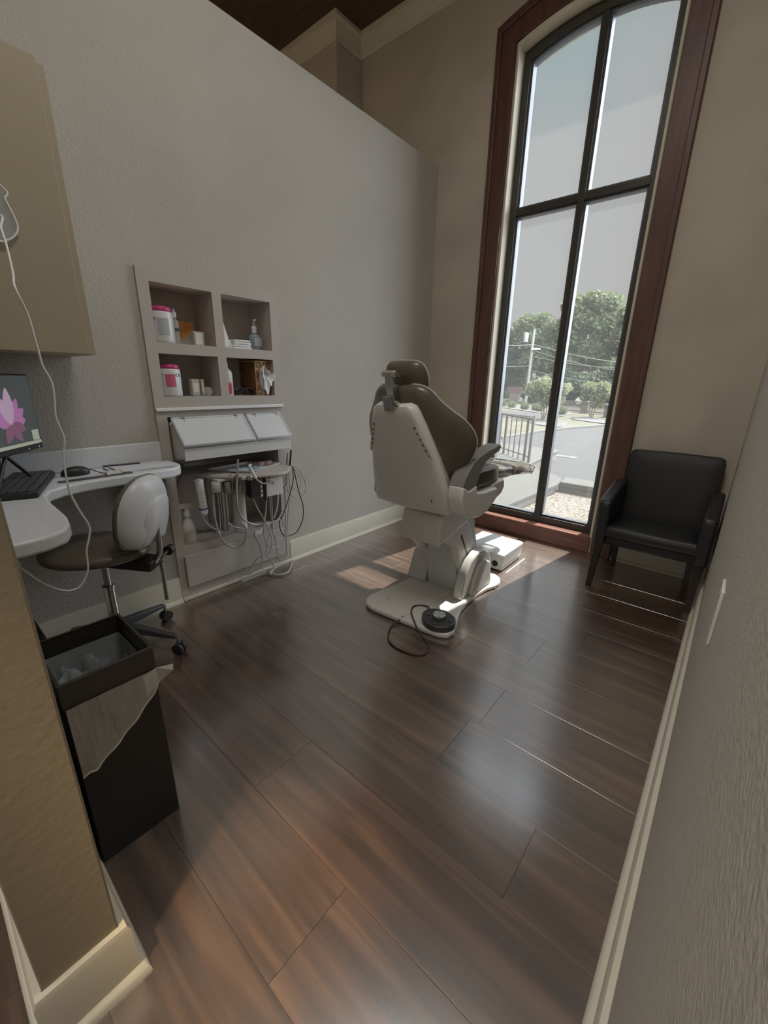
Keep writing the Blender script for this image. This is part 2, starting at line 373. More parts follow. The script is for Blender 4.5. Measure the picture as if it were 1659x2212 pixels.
# back of the hall and far left, all out of view but closing the light in
b = MB(); b.box(-4.3, XR+.14, -2.74, -2.6, 0, CE); struct(b.obj('wall_back', 'wall_smooth'))
b = MB(); b.box(-4.44, -4.3, -2.74, 2.9, 0, CE); struct(b.obj('wall_far_left', 'wall_smooth'))
# window wall with arched opening
OX0, OX1, OZ0, OSP, ORI = -1.597, -.655, .0, 3.290, .075
def arch(x0, x1, zs, rise, n=16, rev=False):
    h = (x1-x0)/2; c = (x0+x1)/2; Rr = (h*h+rise*rise)/(2*rise); zc = zs+rise-Rr
    a = math.asin(h/Rr); pts = [(c+Rr*math.sin(-a+2*a*i/n), zc+Rr*math.cos(-a+2*a*i/n)) for i in range(n+1)]
    return pts[::-1] if rev else pts
XJ = -3.008; YB = 3.46
ar = arch(OX0, OX1, OSP, ORI)
b = MB()
b.prism([(XJ, 0), (OX0, 0), (OX0, OSP), (XJ, OSP)], 1, YW, YB)
b.prism([(OX1, 0), (XR+.14, 0), (XR+.14, OSP), (OX1, OSP)], 1, YW, YB)
top = [(XJ, OSP)] + ar + [(XR+.14, OSP), (XR+.14, CE+.5), (XJ, CE+.5)]
for i in range(len(ar)-1):
    b.prism([ar[i], ar[i+1], (ar[i+1][0], CE+.5), (ar[i][0], CE+.5)], 1, YW, YB)
b.prism([(XJ, OSP), (OX0, OSP), (OX0, CE+.5), (XJ, CE+.5)], 1, YW, YB)
b.prism([(OX1, OSP), (XR+.14, OSP), (XR+.14, CE+.5), (OX1, CE+.5)], 1, YW, YB)
struct(b.obj('wall_window', 'wall_smooth'))
b = MB(); b.box(-4.44, XJ, 2.90, YB, 0, CE+.5); struct(b.obj('wall_jog', 'wall_smooth'))
b = MB(); b.box(-4.44, XR+.14, -2.74, YW, CE, CE+.12); struct(b.obj('ceiling', 'ceil'))
# eave outside, which cuts the sun off above the panes
b = MB(); b.box(-6, 3, YB, 4.16, 4.28, 4.5); struct(b.obj('trim_eave', 'exterior'))
b = MB(); b.box(-6, XJ-.01, YB, YB+.1, -.6, 4.28); b.box(XR+.15, 3, YB, YB+.1, -.6, 4.28); struct(b.obj('wall_exterior', 'exterior'))

# crown moulding (window wall, jog, jog wall)
prof = [(0, 0), (.010, 0), (.016, .018), (.016, .03), (.035, .05), (.060, .078), (.070, .095), (.082, .10), (.082, .125), (0, .125)]
CZ = CE-.125
def crownmesh(path):
    """path: plan points with the inward offset direction already mitred"""
    b = MB(); n = len(prof); rings = []
    for (x, y), (dx, dy) in path:
        rings.append([(x+dx*d, y+dy*d, CZ+z) for d, z in prof])
    v = [p for r in rings for p in r]; f = []
    for i in range(len(rings)-1):
        for j in range(n): f.append((i*n+j, i*n+(j+1) % n, (i+1)*n+(j+1) % n, (i+1)*n+j))
    f += [tuple(range(n))[::-1], tuple(range((len(rings)-1)*n, len(rings)*n))]
    return b.add(v, f)
cm = crownmesh([((XR, YW), (0, -1)), ((XJ, YW), (1, -1)), ((XJ, 2.90), (1, -1)), ((-4.3, 2.90), (0, -1))])
struct(cm.obj('trim_1', 'base', smooth=True))

# baseboards with a shoe
def bprof(o, sgn): return [(0, .0), (sgn*.032, 0), (sgn*.030, .010), (sgn*.024, .017), (sgn*.016, .02), (sgn*.016, .132), (sgn*.011, .145), (0, .145)]
def baseY(x, y0, y1, sg): return MB().prism([(x+dx, z) for dx, z in bprof(0, sg)], 1, y0, y1)
def baseX(y, x0, x1, sg): return MB().prism([(y+dy, z) for dy, z in bprof(0, sg)], 0, x0, x1)
b = baseY(XL, .107, NY0-.008, 1); b.add(*(lambda q: (q.v, q.f))(baseY(XL, NY1+.008, YW, 1))); struct(b.obj('baseboard_left', 'base', smooth=True))
struct(baseY(XR, -2.6, YW, -1).obj('baseboard_right', 'base', smooth=True))
b = baseX(YW, XL+.03, -1.745, -1); b.add(*(lambda q: (q.v, q.f))(baseX(YW, -.503, XR-.03, -1))); struct(b.obj('baseboard_window', 'base', smooth=True))
# near partition: wraps the end
pf = bprof(0, 1); path = [((XL, .0745), (0, 1)), ((-.737, .0745), (1, 1)), ((-.737, -.049), (1, -1)), ((XL-.14, -.049), (0, -1))]
b = MB(); n = len(pf); v = []; f = []
for (x, y), (dx, dy) in path: v += [(x+dx*d, y+dy*d, z) for d, z in pf]
for i in range(3):
    for j in range(n): f.append((i*n+j, i*n+(j+1) % n, (i+1)*n+(j+1) % n, (i+1)*n+j))
f += [tuple(range(n))[::-1], tuple(range(3*n, 4*n))]
struct(b.add(v, f).obj('baseboard_near', 'base', smooth=True))

# ------------------------------------------------------------------ window
win = bpy.data.objects.new('window_1', None); C.objects.link(win); win.location = (-1.126, 3.3, 0); struct(win)
FY0, FY1 = 3.262, 3.325
# casing
CX0, CX1 = -1.745, -.507
def band(o0, o1, i0, i1, ospr, orise, ispr, irise, z0, y0, y1, n=16):
    b = MB()
    A = arch(o0, o1, ospr, orise, n); B = arch(i0, i1, ispr, irise, n)
    A = [(o0, z0)] + A + [(o1, z0)]; B = [(i0, z0)] + B + [(i1, z0)]
    for i in range(len(A)-1): b.prism([A[i], A[i+1], B[i+1], B[i]], 1, y0, y1)
    return b
band(CX0, CX1, OX0-.012, OX1+.012, OSP+.118, ORI+.03, OSP+.008, ORI, 0, YW-.018, YW+.002).obj('casing', 'casing', win, bevel=.004)
band(CX0, CX1, CX0+.035, CX1-.035, OSP+.118, ORI+.03, OSP+.085, ORI+.02, 0, YW-.034, YW-.018).obj('casing_outer_moulding', 'casing', win, bevel=.006)
band(OX0-.006, OX1+.006, OX0+.008, OX1-.008, OSP+.006, ORI, OSP-.008, ORI, .12, YW-.006, YW+.012).obj('reveal_edge_bead', 'cream', win, bevel=.002)
band(OX0, OX1, OX0+.006, OX1-.006, OSP, ORI, OSP-.006, ORI, .12, YW+.005, YB-.01).obj('reveal_lining', 'cream', win)
MB().box(OX0-.0, OX1+.0, YW-.010, YB-.005, 0, .122).obj('sill', 'sill', win, bevel=.004)
# dark metal frame
fr_ = band(OX0+.006, OX1-.006, OX0+.052, OX1-.052, OSP-.006, ORI, OSP-.055, ORI-.004, .122, FY0, FY1)
fr_.obj('frame', 'frame', win, bevel=.002)
MB().box(OX0+.052, OX1-.052, FY0, FY1, .122, .172).obj('bottom_rail', 'frame', win, bevel=.002)
MXC = -1.098; MZ = 2.375
MB().box(MXC-.020, MXC+.020, FY0, FY1, .172, OSP+ORI-.062).obj('mullion', 'frame', win, bevel=.002)
MB().box(OX0+.052, MXC-.020, FY0, FY1, MZ-.021, MZ+.021).obj('transom', 'frame', win, bevel=.002)
MB().box(MXC+.020, OX1-.052, FY0, FY1, MZ-.021, MZ+.021).obj('transom', 'frame', win, bevel=.002)
def archz(x, spr, rise, x0=OX0+.052, x1=OX1-.052):
    h = (x1-x0)/2; c = (x0+x1)/2; Rr = (h*h+rise*rise)/(2*rise); return spr+rise-Rr+math.sqrt(max(0, Rr*Rr-(x-c)**2))
def pane(x0, x1, z0, z1, top=False):
    if top:
        n = 8; P = [(x0+(x1-x0)*i/n, archz(x0+(x1-x0)*i/n, OSP-.055, ORI-.004)) for i in range(n+1)]
        out = [(x0, z0)] + P + [(x1, z0)]
    else: out = [(x0, z0), (x0, z1), (x1, z1), (x1, z0)]
    cx = sum(p[0] for p in out)/len(out); cz = sum(p[1] for p in out)/len(out)
    # glazing bead
    t = .013; b = MB()
    def ins(p):
        return (p[0]+(t if p[0] < cx-1e-6 and abs(p[0]-x0) < 1e-6 else (-t if abs(p[0]-x1) < 1e-6 else 0)), p[1]+(t if abs(p[1]-z0) < 1e-6 else -t))
    I = [ins(p) for p in out]
    for i in range(len(out)): j = (i+1) % len(out); b.prism([out[i], out[j], I[j], I[i]], 1, FY0+.018, FY1+.012)
    b.obj('glazing_bead', 'bead', win, bevel=.0015)
    g = MB().prism(I, 1, FY0+.036, FY0+.040); g.obj('pane', 'glass', win)
pane(OX0+.052, MXC-.020, MZ+.021, 0, True); pane(MXC+.020, OX1-.052, MZ+.021, 0, True)
pane(OX0+.052, MXC-.020, .172, MZ-.021); pane(MXC+.020, OX1-.052, .172, MZ-.021)

# ------------------------------------------------------------------ built-in niche cabinet
XF = -2.163
cab = thing('niche_cabinet', 'tall greige built-in with four open cubbies above an equipment bay', 'cabinet', (XL, 1.216, 0))
OP = {'a': (.895, 1.193, 1.353, 1.608), 'b': (1.242, 1.537, 1.353, 1.610), 'c': (.895, 1.193, 1.103, 1.304), 'd': (1.242, 1.537, 1.103, 1.304)}
BAY = (.894, 1.547, .312, 1.006)
ys = [NY0-.006, .895, 1.193, 1.242, 1.537, NY1+.006]
zs = [0, .312, 1.006, 1.103, 1.304, 1.353, 1.609, NZ1+.008]
b = MB()
for i in range(5):
    for k in range(7):
        hole = (k in (3, 5) and i in (1, 3)) or (k == 1 and i in (1, 2, 3))
        if not hole: b.box(XL+.0005, XF, ys[i], ys[i+1], zs[k], zs[k+1])
b.obj('face_frame', 'cab', cab, bevel=.0)
for nm, (y0, y1, z0, z1) in OP.items():
    t = .012; d = XL-.19; b = MB()
    b.box(d-t, d, y0, y1, z0, z1); b.box(d, XL+.0005, y0-t, y0, z0-t, z1+t); b.box(d, XL+.0005, y1, y1+t, z0-t, z1+t)
    b.box(d, XL+.0005, y0, y1, z0-t, z0); b.box(d, XL+.0005, y0, y1, z1, z1+t)
    b.obj('cubby', 'cabin', cab)
y0, y1, z0, z1 = BAY; y1 = 1.537; d = XL-.24; t = .012; b = MB()
b.box(d-t, d, y0, y1, z0, z1); b.box(d, XL+.0005, y0-t, y0, z0-t, z1+t); b.box(d, XL+.0005, y1, y1+t, z0-t, z1+t)
b.box(d, XL+.0005, y0, y1, z0-t, z0); b.box(d, XL+.0005, y0, y1, z1, z1+t); b.obj('equipment_bay', 'cabin', cab)
MB().box(XF, XF+.014, NY0-.006, NY1+.006, 1.036, 1.052).obj('white_ledge_strip', 'whitem', cab, bevel=.003)['label'] = 'white strip under the cubbies'
MB().box(XF, XF+.018, .880, 1.552, .075, .262).obj('lower_panel', 'cab', cab, bevel=.003)
MB().box(XF, XF+.016, NY0-.006, NY1+.006, 0, .02).obj('toe_moulding', 'base', cab, bevel=.004)

# cubby contents --------------------------------------------------
def canister(y, z, x, r, h, name, label, wide):
    t = thing('wipes_canister', label, 'canister', (x, y, z), 'pink lidded wipes canisters')
    MB().lathe([(r*.86, 0), (r*.97, .004), (r, .012), (r, h*.80), (r*.95, h*.835), (r*.90, h*.85)], (x, y, z), 32).obj('canister_body', 'white', t, smooth=True)
    MB().lathe([(r*.93, h*.84), (r*.96, h*.85), (r*.96, h*.93), (r*.88, h*.965), (r*.5, h*.985), (r*.45, h), (0.001, h)], (x, y, z), 32).obj('lid', 'pink', t, smooth=True)
    def patch(nm, a0, a1, f0, f1, mt):
        n = 10; v = []
        for k in (0, 1):
            for i in range(n+1):
                a = a0+(a1-a0)*i/n; v.append((x+(r+.0008)*math.cos(a), y+(r+.0008)*math.sin(a), z+h*(f0 if k == 0 else f1)))
        MB().add(v, [(i, i+1, n+2+i, n+1+i) for i in range(n)]).obj(nm, mt, t, smooth=True)
    if wide:
        patch('pink_label', -.75, .12, .30, .68, 'pinklab')
        patch('print_line', -1.3, -.80, .66, .68, 'pinklab')
        for k in range(5): patch('print_line', -1.3, -.85, .56-k*.05, .575-k*.05, 'label')
        a = .42; textmesh('lettering', 'Ca', .022, (x+(r+.001)*math.cos(a), y+(r+.001)*math.sin(a), z+h*.66), Matrix.Rotation(a, 3, 'Z') @ ROTX, 'ink', t)
    else:
        patch('text_panel', -.75, .25, .22, .66, 'label')
        patch('pink_label', -1.2, -.85, .58, .68, 'pinklab')
        for k in range(3): patch('print_mark', -1.1, -.95, .30+k*.09, .34+k*.09, 'label')
    return t
canister(.958, 1.353, -2.235, .053, .168, '', 'white wipes canister with pink lid, grey text panel, in the top left cubby', False)
canister(.962, 1.103, -2.235, .053, .158, '', 'white wipes canister with pink lid and pink square label, bottom left cubby', True)
t = thing('pump_spray_bottle', 'slim clear spray bottle beside the wipes canister in top left cubby', 'bottle', (-2.25, 1.030, 1.353))
MB().lathe([(.016, 0), (.018, .004), (.018, .105), (.009, .12), (.009, .128)], (-2.25, 1.030, 1.353), 20, 1, 1).obj('bottle_body', 'clear', t, smooth=True)
MB().lathe([(.011, .126), (.011, .150), (.006, .152), (.006, .165)], (-2.25, 1.030, 1.353), 16).obj('pump_head', 'whitem', t, smooth=True)
MB().box(-2.2335, -2.2315, 1.020, 1.040, 1.415, 1.43).obj('print_mark', 'ink', t)
t = thing('picture_card_box', 'orange and white splash-printed box standing in the top left cubby', 'box', (-2.33, 1.105, 1.353))
MB().box(-2.345, -2.325, 1.055, 1.160, 1.353, 1.475).obj('box_body', 'cardcream', t, bevel=.002)
poly = [(1.0555, 1.474), (1.0555, 1.425), (1.066, 1.405), (1.074, 1.412), (1.084, 1.385), (1.092, 1.402), (1.101, 1.378), (1.11, 1.402), (1.122, 1.392), (1.13, 1.412), (1.142, 1.402), (1.15, 1.42), (1.1595, 1.43), (1.1595, 1.474)]
MB().prism(poly, 0, -2.325, -2.3242).obj('orange_splash', 'orange', t)
t = thing('small_carton', 'small cream carton in front of the orange box, top left cubby', 'box', (-2.22, 1.122, 1.353))
MB().box(-2.25, -2.20, 1.098, 1.150, 1.353, 1.421).obj('carton_body', 'cardcream', t, bevel=.003)
MB().box(-2.2, -2.1995, 1.107, 1.141, 1.36, 1.414).obj('print_panel', 'whitem', t)
# top right
t = thing('paper_wedge', 'tall white folded paper wedge at the left of the top right cubby', 'paper', (-2.24, 1.28, 1.353))
MB().prism([(1.244, 1.353), (1.335, 1.353), (1.30, 1.40), (1.27, 1.50), (1.258, 1.515), (1.244, 1.52)], 0, -2.30, -2.22).obj('folded_sheet', 'whitem', t, bevel=.002)
MB().box(-2.2198, -2.2192, 1.246, 1.30, 1.362, 1.364).obj('fold_line', 'label', t)
t = thing('gauze_stack', 'low white stack of gauze sheets beside the pump bottle', 'stack', (-2.25, 1.37, 1.353))
for k in range(4): MB().box(-2.32+.002*k, -2.205-.002*k, 1.316+.004*k, 1.432-.004*(k % 2), 1.353+.0125*k, 1.364+.0125*k).obj('gauze_layer', 'whitem', t, bevel=.003)
t = thing('sanitizer_pump_bottle', 'blue-grey gel pump bottle with white pump in the top right cubby', 'bottle', (-2.24, 1.475, 1.353))
MB().lathe([(.030, 0), (.033, .004), (.033, .075), (.028, .083), (.012, .088), (.012, .096)], (-2.24, 1.475, 1.353), 24).obj('bottle_body', 'gel', t, smooth=True)
b = MB().lathe([(.014, .094), (.014, .112), (.016, .116), (.016, .126), (.006, .134), (.005, .160)], (-2.24, 1.475, 1.353), 16); b.tube([(-2.24, 1.475, 1.513), (-2.225, 1.470, 1.516), (-2.205, 1.462, 1.512)], .005, 8); b.obj('pump', 'whitem', t, smooth=True)
MB().prism([(1.452, 1.375), (1.498, 1.375), (1.498, 1.42), (1.452, 1.42)], 0, -2.2075, -2.2065).obj('front_label', 'label', t)
# bottom left
for y_, h_, lb in ((1.085, .083, 'cream floss carton, the wider of the pair in the bottom left cubby'), (1.122, .082, 'narrow cream floss carton beside the wider one, bottom left cubby')):
    t = thing('floss_carton', lb, 'box', (-2.23, y_, 1.106), 'floss cartons in the bottom left cubby')
    wd = .021 if y_ < 1.1 else .009
    MB().box(-2.25, -2.215, y_-wd, y_+wd, 1.1065, 1.1065+h_).obj('carton_body', 'cardcream', t, bevel=.002)
    MB().box(-2.215, -2.2145, y_-wd*.6, y_+wd*.6, 1.125, 1.17).obj('print_panel', 'whitem', t)
tag(MB().box(-2.275, -2.195, 1.06, 1.145, 1.103, 1.1065).obj('glass_slab', 'gel'), 'thin pale glass slab under the floss cartons', 'tray')
t = thing('tape_roll', 'small round grey roll standing in the bottom left cubby', 'roll', (-2.25, 1.165, 1.103))
MB().tube([(-2.262, 1.163, 1.127), (-2.238, 1.163, 1.127)], .0235, 24, smooth=False).obj('roll_body', 'label', t, smooth=True)
MB().tube([(-2.238, 1.163, 1.127), (-2.2365, 1.163, 1.127)], .014, 20, smooth=False).obj('hub', 'cardcream', t, smooth=True)
# bottom right
t = thing('peroxide_bottle', 'white bottle with red label and white cap in the bottom right cubby', 'bottle', (-2.235, 1.272, 1.103))
MB().lathe([(.030, 0), (.033, .004), (.033, .115), (.030, .13), (.013, .150), (.013, .156)], (-2.235, 1.272, 1.103), 24).obj('bottle_body', 'white', t, smooth=True)
MB().lathe([(.014, .154), (.014, .176), (.012, .178), (.001, .178)], (-2.235, 1.272, 1.103), 20).obj('cap', 'whitem', t, smooth=True)
def arcpatch(c, r, a0, a1, z0, z1, n=8):
    v = [(c[0]+r*math.cos(a0+(a1-a0)*i/n), c[1]+r*math.sin(a0+(a1-a0)*i/n), z) for z in (z0, z1) for i in range(n+1)]
    return MB().add(v, [(i, i+1, n+2+i, n+1+i) for i in range(n)])
arcpatch((-2.235, 1.272), .0337, -.9, .35, 1.113, 1.165).obj('red_label', 'redlab', t, smooth=True)
arcpatch((-2.235, 1.272), .0337, -.9, .35, 1.165, 1.176).obj('pink_band', 'pinklab', t, smooth=True)
for k in range(3): arcpatch((-2.235, 1.272), .0337, -.7, -.1, 1.190+k*.01, 1.193+k*.01).obj('print_line', 'label', t)
t = thing('protective_goggles', 'dark wraparound goggles lying in the bottom right cubby', 'goggles', (-2.25, 1.37, 1.103))
for s_ in (-1, 1):
    MB().pillow([(.034*math.cos(a)*1.1, .020*math.sin(a)) for a in [2*PI*i/16 for i in range(16)]], .008, .008, lambda u, v, w, s_=s_: (-2.212+w*1.0-.25*abs(u+s_*.03)**1, 1.362+s_*.036+u, 1.127+v), 4).obj('lens', 'black', t, smooth=True)
MB().tube([(-2.21, 1.305, 1.13), (-2.207, 1.335, 1.145), (-2.205, 1.362, 1.138), (-2.207, 1.39, 1.145), (-2.21, 1.42, 1.13), (-2.26, 1.425, 1.125), (-2.32, 1.42, 1.118)], .0035, 8).obj('goggle_frame', 'brown', t, smooth=True)
MB().tube([(-2.21, 1.305, 1.13), (-2.26, 1.30, 1.125), (-2.32, 1.31, 1.118)], .003, 8).obj('temple_arm', 'brown', t, smooth=True)
t = thing('tissue_box', 'gold-edged fruit-patterned tissue box on end in the bottom right cubby', 'box', (-2.27, 1.475, 1.103))
bx = (-2.345, -2.190, 1.430, 1.533, 1.103, 1.296)
MB().box(*bx).obj('carton_body', 'fruit', t, bevel=.001)
b = MB(); x = bx[1]
for (a0, a1, c0, c1) in ((1.430, 1.436, 1.103, 1.296), (1.430, 1.533, 1.290, 1.2965)): b.box(x-.001, x+.001, a0, a1, c0, c1)
b.box(bx[0], bx[1], 1.4292, 1.43, 1.290, 1.2965); b.obj('gold_edging', 'gold', t)
b = MB(); b.prism([(1.482+.026*math.cos(a), 1.20+.062*math.sin(a)) for a in [2*PI*i/20 for i in range(20)]], 0, x, x+.0006); b.obj('opening', 'label', t)
rr = random.Random(3)
for (yy, zz) in [(1.45, 1.275), (1.475, 1.283), (1.50, 1.28), (1.447, 1.125), (1.475, 1.118), (1.505, 1.122), (1.52, 1.27), (1.522, 1.2), (1.521, 1.15), (1.443, 1.25), (1.445, 1.17)]:
    q = rr.uniform(.006, .010); MB().prism([(yy+q*math.cos(a), zz+q*math.sin(a)) for a in [2*PI*i/7 for i in range(7)]], 0, x, x+.0008).obj('flower_print', 'gold' if zz > 1.24 else 'pinkclear', t)

# pulled tissue: crumpled cone
b = MB(); n = 26; rings = 9; v = []; f = []
for k in range(rings):
    s_ = k/(rings-1)
    for j in range(n):
        a = 2*PI*j/n; r_ = .004+.042*s_*(1+.35*math.sin(3*a+1)+.2*math.sin(7*a))*(1 if s_ < .99 else .97)
        v.append((x+.001+.036*math.sin(s_*PI*.6)+.006*math.sin(5*a)*s_, 1.482+.008*s_+r_*.8*math.cos(a), 1.235-.012*s_+r_*1.45*math.sin(a)-.03*s_))
for k in range(rings-1): f += [(k*n+j, k*n+(j+1) % n, (k+1)*n+(j+1) % n, (k+1)*n+j) for j in range(n)]
b.add(v, f).obj('tissue', 'tissue', t, smooth=True)

# ------------------------------------------------------------------ tilted lid box in the bay
t = thing('lidded_storage_bin', 'white storage bin with two sloping hinged lids in the equipment bay', 'storage bin', (-2.1, 1.22, .81))
def lidpts(y0, y1, xt, zt, xb_, zb, th=.012):
    d = Vector((xb_-xt, 0, zb-zt)); L_ = d.length; d.normalize(); nrm = Vector((-d.z, 0, d.x)); nrm = nrm if nrm.x > 0 else -nrm
    c = Vector(((xt+xb_)/2, (y0+y1)/2, (zt+zb)/2)); return c, d, nrm, L_/2, (y1-y0)/2, th/2
TX, TZ, BX, BZ = -2.150, 1.000, -2.035, .868
MB().prism([(TX-.02, TZ-.012), (BX-.012, BZ), (BX-.03, BZ-.06), (TX-.03, BZ-.085), (TX-.08, BZ-.07), (TX-.08, TZ-.05)], 1, .905, 1.535).obj('bin_body', 'offwhite', t, bevel=.012)
for (y0, y1) in ((.900, 1.305), (1.313, 1.548)):
    c, d, nn, hl, hw, ht = lidpts(y0, y1, TX, TZ, BX, BZ)
    lo = MB().obox(c+nn*ht, d, (0, 1, 0), nn, hl, hw, ht).obj('lid', 'white', t, bevel=.006, seg=3)
    fr2 = MB()
    for s_ in (-1, 1):
        fr2.obox(c+nn*(ht*2+.001)+d*(s_*(hl-.007)), d, (0, 1, 0), nn, .004, hw-.004, .0018)
        fr2.obox(c+nn*(ht*2+.001)+Vector((0, s_*(hw-.007), 0)), d, (0, 1, 0), nn, hl-.003, .004, .0018)
    fr2.obj('lid_rim', 'edge', lo, bevel=.001)
    for fq in ((-.72, .72) if y1-y0 > .3 else (-.55, .72)):
        hh = MB().obox(c+nn*(ht*2+.004)-d*(hl-.008)+Vector((0, fq*hw, 0)), d, (0, 1, 0), nn, .004, .010, .003)
        hh.obox(c+nn*(ht*2+.002)-d*(hl-.02)+Vector((0, fq*hw+.004, 0)), d, (0, 1, 0), nn, .012, .0012, .001); hh.obj('hinge', 'steel', lo, bevel=.001)
tag(MB().box(-2.055, -2.043, .905, 1.548, .800, .862).obj('white_shelf_board', 'white', bevel=.002), 'long white board under the sloping lids', 'board')

# ------------------------------------------------------------------ delivery unit under the bins
du = thing('dental_delivery_unit', 'beige dental delivery unit with round-ended top and hanging hoses', 'dental unit', (-2.2, 1.25, .31))
DT = .700
topo = [(-2.40, .985), (-2.25, .965), (-2.175, .985), (-2.11, 1.03), (-2.03, 1.085), (-1.955, 1.16), (-1.905, 1.25), (-1.885, 1.33), (-1.895, 1.40), (-1.95, 1.46), (-2.00, 1.50), (-2.10, 1.53), (-2.40, 1.53)]
MB().prism([tuple(p) for p in topo], 2, DT-.016, DT).obj('worktop', 'cab', du, bevel=.006, seg=3)
def hoseX(name, pts, xs, r, mt, par=du, n=8):
    if not isinstance(xs, (list, tuple)): xs = [xs]*len(pts)
    if len(xs) == 2 and len(pts) != 2: xs = [xs[0]+(xs[1]-xs[0])*i/(len(pts)-1) for i in range(len(pts))]
    return MB().tube([pl(p[0], p[1], 0, x_) for p, x_ in zip(pts, xs)], r*.8, n).obj(name, mt, par, smooth=True)
# white filter cylinder
p0 = pl(427, 1026, 0, -2.10); p1 = pl(441, 1108, 0, -2.10)
MB().tube([(p0.x, p0.y, DT-.016), p0+(p1-p0)*.12, p1], .022, 24, smooth=False).obj('filter_cartridge', 'whitem', du, smooth=True)
MB().tube([p1, p1+Vector((0, .001, -.012))], .020, 24, smooth=False, r1=.014).obj('filter_cap', 'offwhite', du, smooth=True)
q = p1+(p0-p1)*.1
MB().tube([q, q+(p0-p1)*.05], .0224, 24, smooth=False).obj('blue_band', 'blueink', du, smooth=True)
for k in range(5):
    a = p1+(p0-p1)*(.22+.1*k); MB().obox(a+Vector((.0215, -.004, 0)), (1, 0, 0), (0, 1, 0), (0, 0, 1), .001, .007, .0015).obj('print_line', 'label', du)
# posts and brackets under the top
MB().box(-2.30, -2.25, 1.165, 1.215, .312, DT-.016).obj('support_post', 'steel', du, bevel=.004)
MB().box(-2.20, -2.18, 1.06, 1.075, .40, DT-.016).obj('support_rod', 'steel', du, bevel=.002)
MB().box(-2.13, -2.03, 1.05, 1.25, DT-.03, DT-.016).obj('under_tray', 'offwhite', du, bevel=.003)
for (px, r_, z0_, z1_, mt) in ((467, .024, .615, .67, 'offwhite'), (492, .026, .60, .665, 'steel')):
    p = pl(px, 1050, 0, -2.05); MB().lathe([(r_*.7, 0), (r_, .006), (r_, z1_-z0_-.004), (r_*.9, z1_-z0_)], (p.x, p.y, z0_), 20).obj('valve_cap', mt, du, smooth=True)
for px in (460, 470, 480, 487):
    p = pl(px, 1075, 0, -2.08); MB().tube([(p.x, p.y, .66), (p.x, p.y, .5), (p.x-.03, p.y+.01, .36)], .006, 8).obj('supply_pipe', 'steel', du, smooth=True)
# water bottle
p = pl(513, 1060, 0, -2.10)
MB().lathe([(.030, 0), (.036, .006), (.038, .02), (.038, .215), (.034, .235), (.018, .252), (.018, .262)], (p.x, p.y, .335), 28).obj('water_bottle', 'offwhite', du, smooth=True)
MB().lathe([(.022, .262), (.022, .30), (.014, .305), (.014, .352)], (p.x, p.y, .335), 20).obj('bottle_cap', 'steel', du, smooth=True)
# black block and control box
a = pl(541, 1036, 0, -1.93); c = pl(567, 1076, 0, -1.93)
MB().box(-1.985, -1.93, a.y, c.y-.004, c.z+.012, DT-.02).obj('valve_block', 'black', du, bevel=.003)
b = MB()
for k in range(4): b.tube([(-1.945, c.y-.004, .655-.026*k), (-1.945, c.y+.008, .655-.026*k)], .008, 10, smooth=False)
b.obj('valve_fittings', 'whitem', du, smooth=True)
a = pl(574, 1030, 0, -1.96); c = pl(612, 1066, 0, -1.96)
cb = MB().box(-2.04, -1.96, a.y, c.y, c.z, DT-.02).obj('control_box', 'chairshell', du, bevel=.004)
MB().box(-1.962, -1.955, a.y-.004, c.y+.006, DT-.024, DT-.014).obj('top_edge_strip', 'white', du, bevel=.002)
for k in range(4):
    yy = a.y+.018+k*(c.y-a.y-.03)/3; MB().tube([(-1.96, yy, .668), (-1.948, yy, .668)], .0065, 14, smooth=False).obj('knob', 'black' if k == 0 else 'steel', cb, smooth=True)
MB().box(-1.98, -1.957, a.y-.009, a.y-.004, c.z-.02, .665).obj('red_tube', 'brown', du)
# handpiece holders along the front edge
for (px, py, mt) in ((497, 1030, 'offwhite'), (512, 1032, 'steel'), (527, 1032, 'offwhite'), (538, 1033, 'steel')):
    p = pl(px, py, 2, .69); MB().obox(p, (1, 0, 0), (0, 1, 0), (0, 0, 1), .012, .014, .010).obj('handpiece_holder', mt, du, bevel=.003)
# handpieces with their hoses
def hand(px0, py0, px1, py1, x0, x1, r0, r1, mt):
    a, b_ = pl(px0, py0, 0, x0), pl(px1, py1, 0, x1); o = MB().tube([a, a+(b_-a)*.25, b_], r0, 12, smooth=False, r1=r1); o.obj('handpiece', mt, du, smooth=True)
hand(514, 992, 512, 1030, -1.90, -1.90, .0045, .008, 'chrome')
hand(538, 1006, 552, 1033, -1.90, -1.88, .0065, .009, 'offwhite')
MB().obox(pl(540, 1005, 0, -1.90), (1, 0, 0), (0, .8, .3), (0, -.3, .8), .006, .011, .006).obj('syringe_head', 'whitem', du, bevel=.003)
hand(629, 972, 626, 1006, -2.06, -2.06, .0055, .006, 'black')
hand(622, 978, 620, 1000, -2.06, -2.06, .004, .007, 'steel')
hand(621, 1000, 618, 1050, -2.05, -2.05, .008, .005, 'steel')
hoseX('hose', [(512, 1030), (511, 1070), (516, 1105), (530, 1125), (552, 1133), (580, 1130), (600, 1122), (610, 1105)], (-1.90, -2.02), .0062, 'tubegrey')
hoseX('hose', [(552, 1033), (562, 1042), (572, 1044), (590, 1040), (606, 1030), (614, 1018), (618, 1006)], (-1.88, -2.05), .0055, 'tubegrey')
hoseX('hose', [(460, 1060), (463, 1110), (472, 1150), (485, 1172), (505, 1182), (522, 1178), (531, 1160), (530, 1140), (520, 1128)], (-2.06, -2.02), .0075, 'tubegrey')
hoseX('hose', [(493, 1130), (505, 1138), (530, 1142), (560, 1137), (592, 1127), (604, 1122)], (-2.0, -1.97), .0055, 'tubegrey')
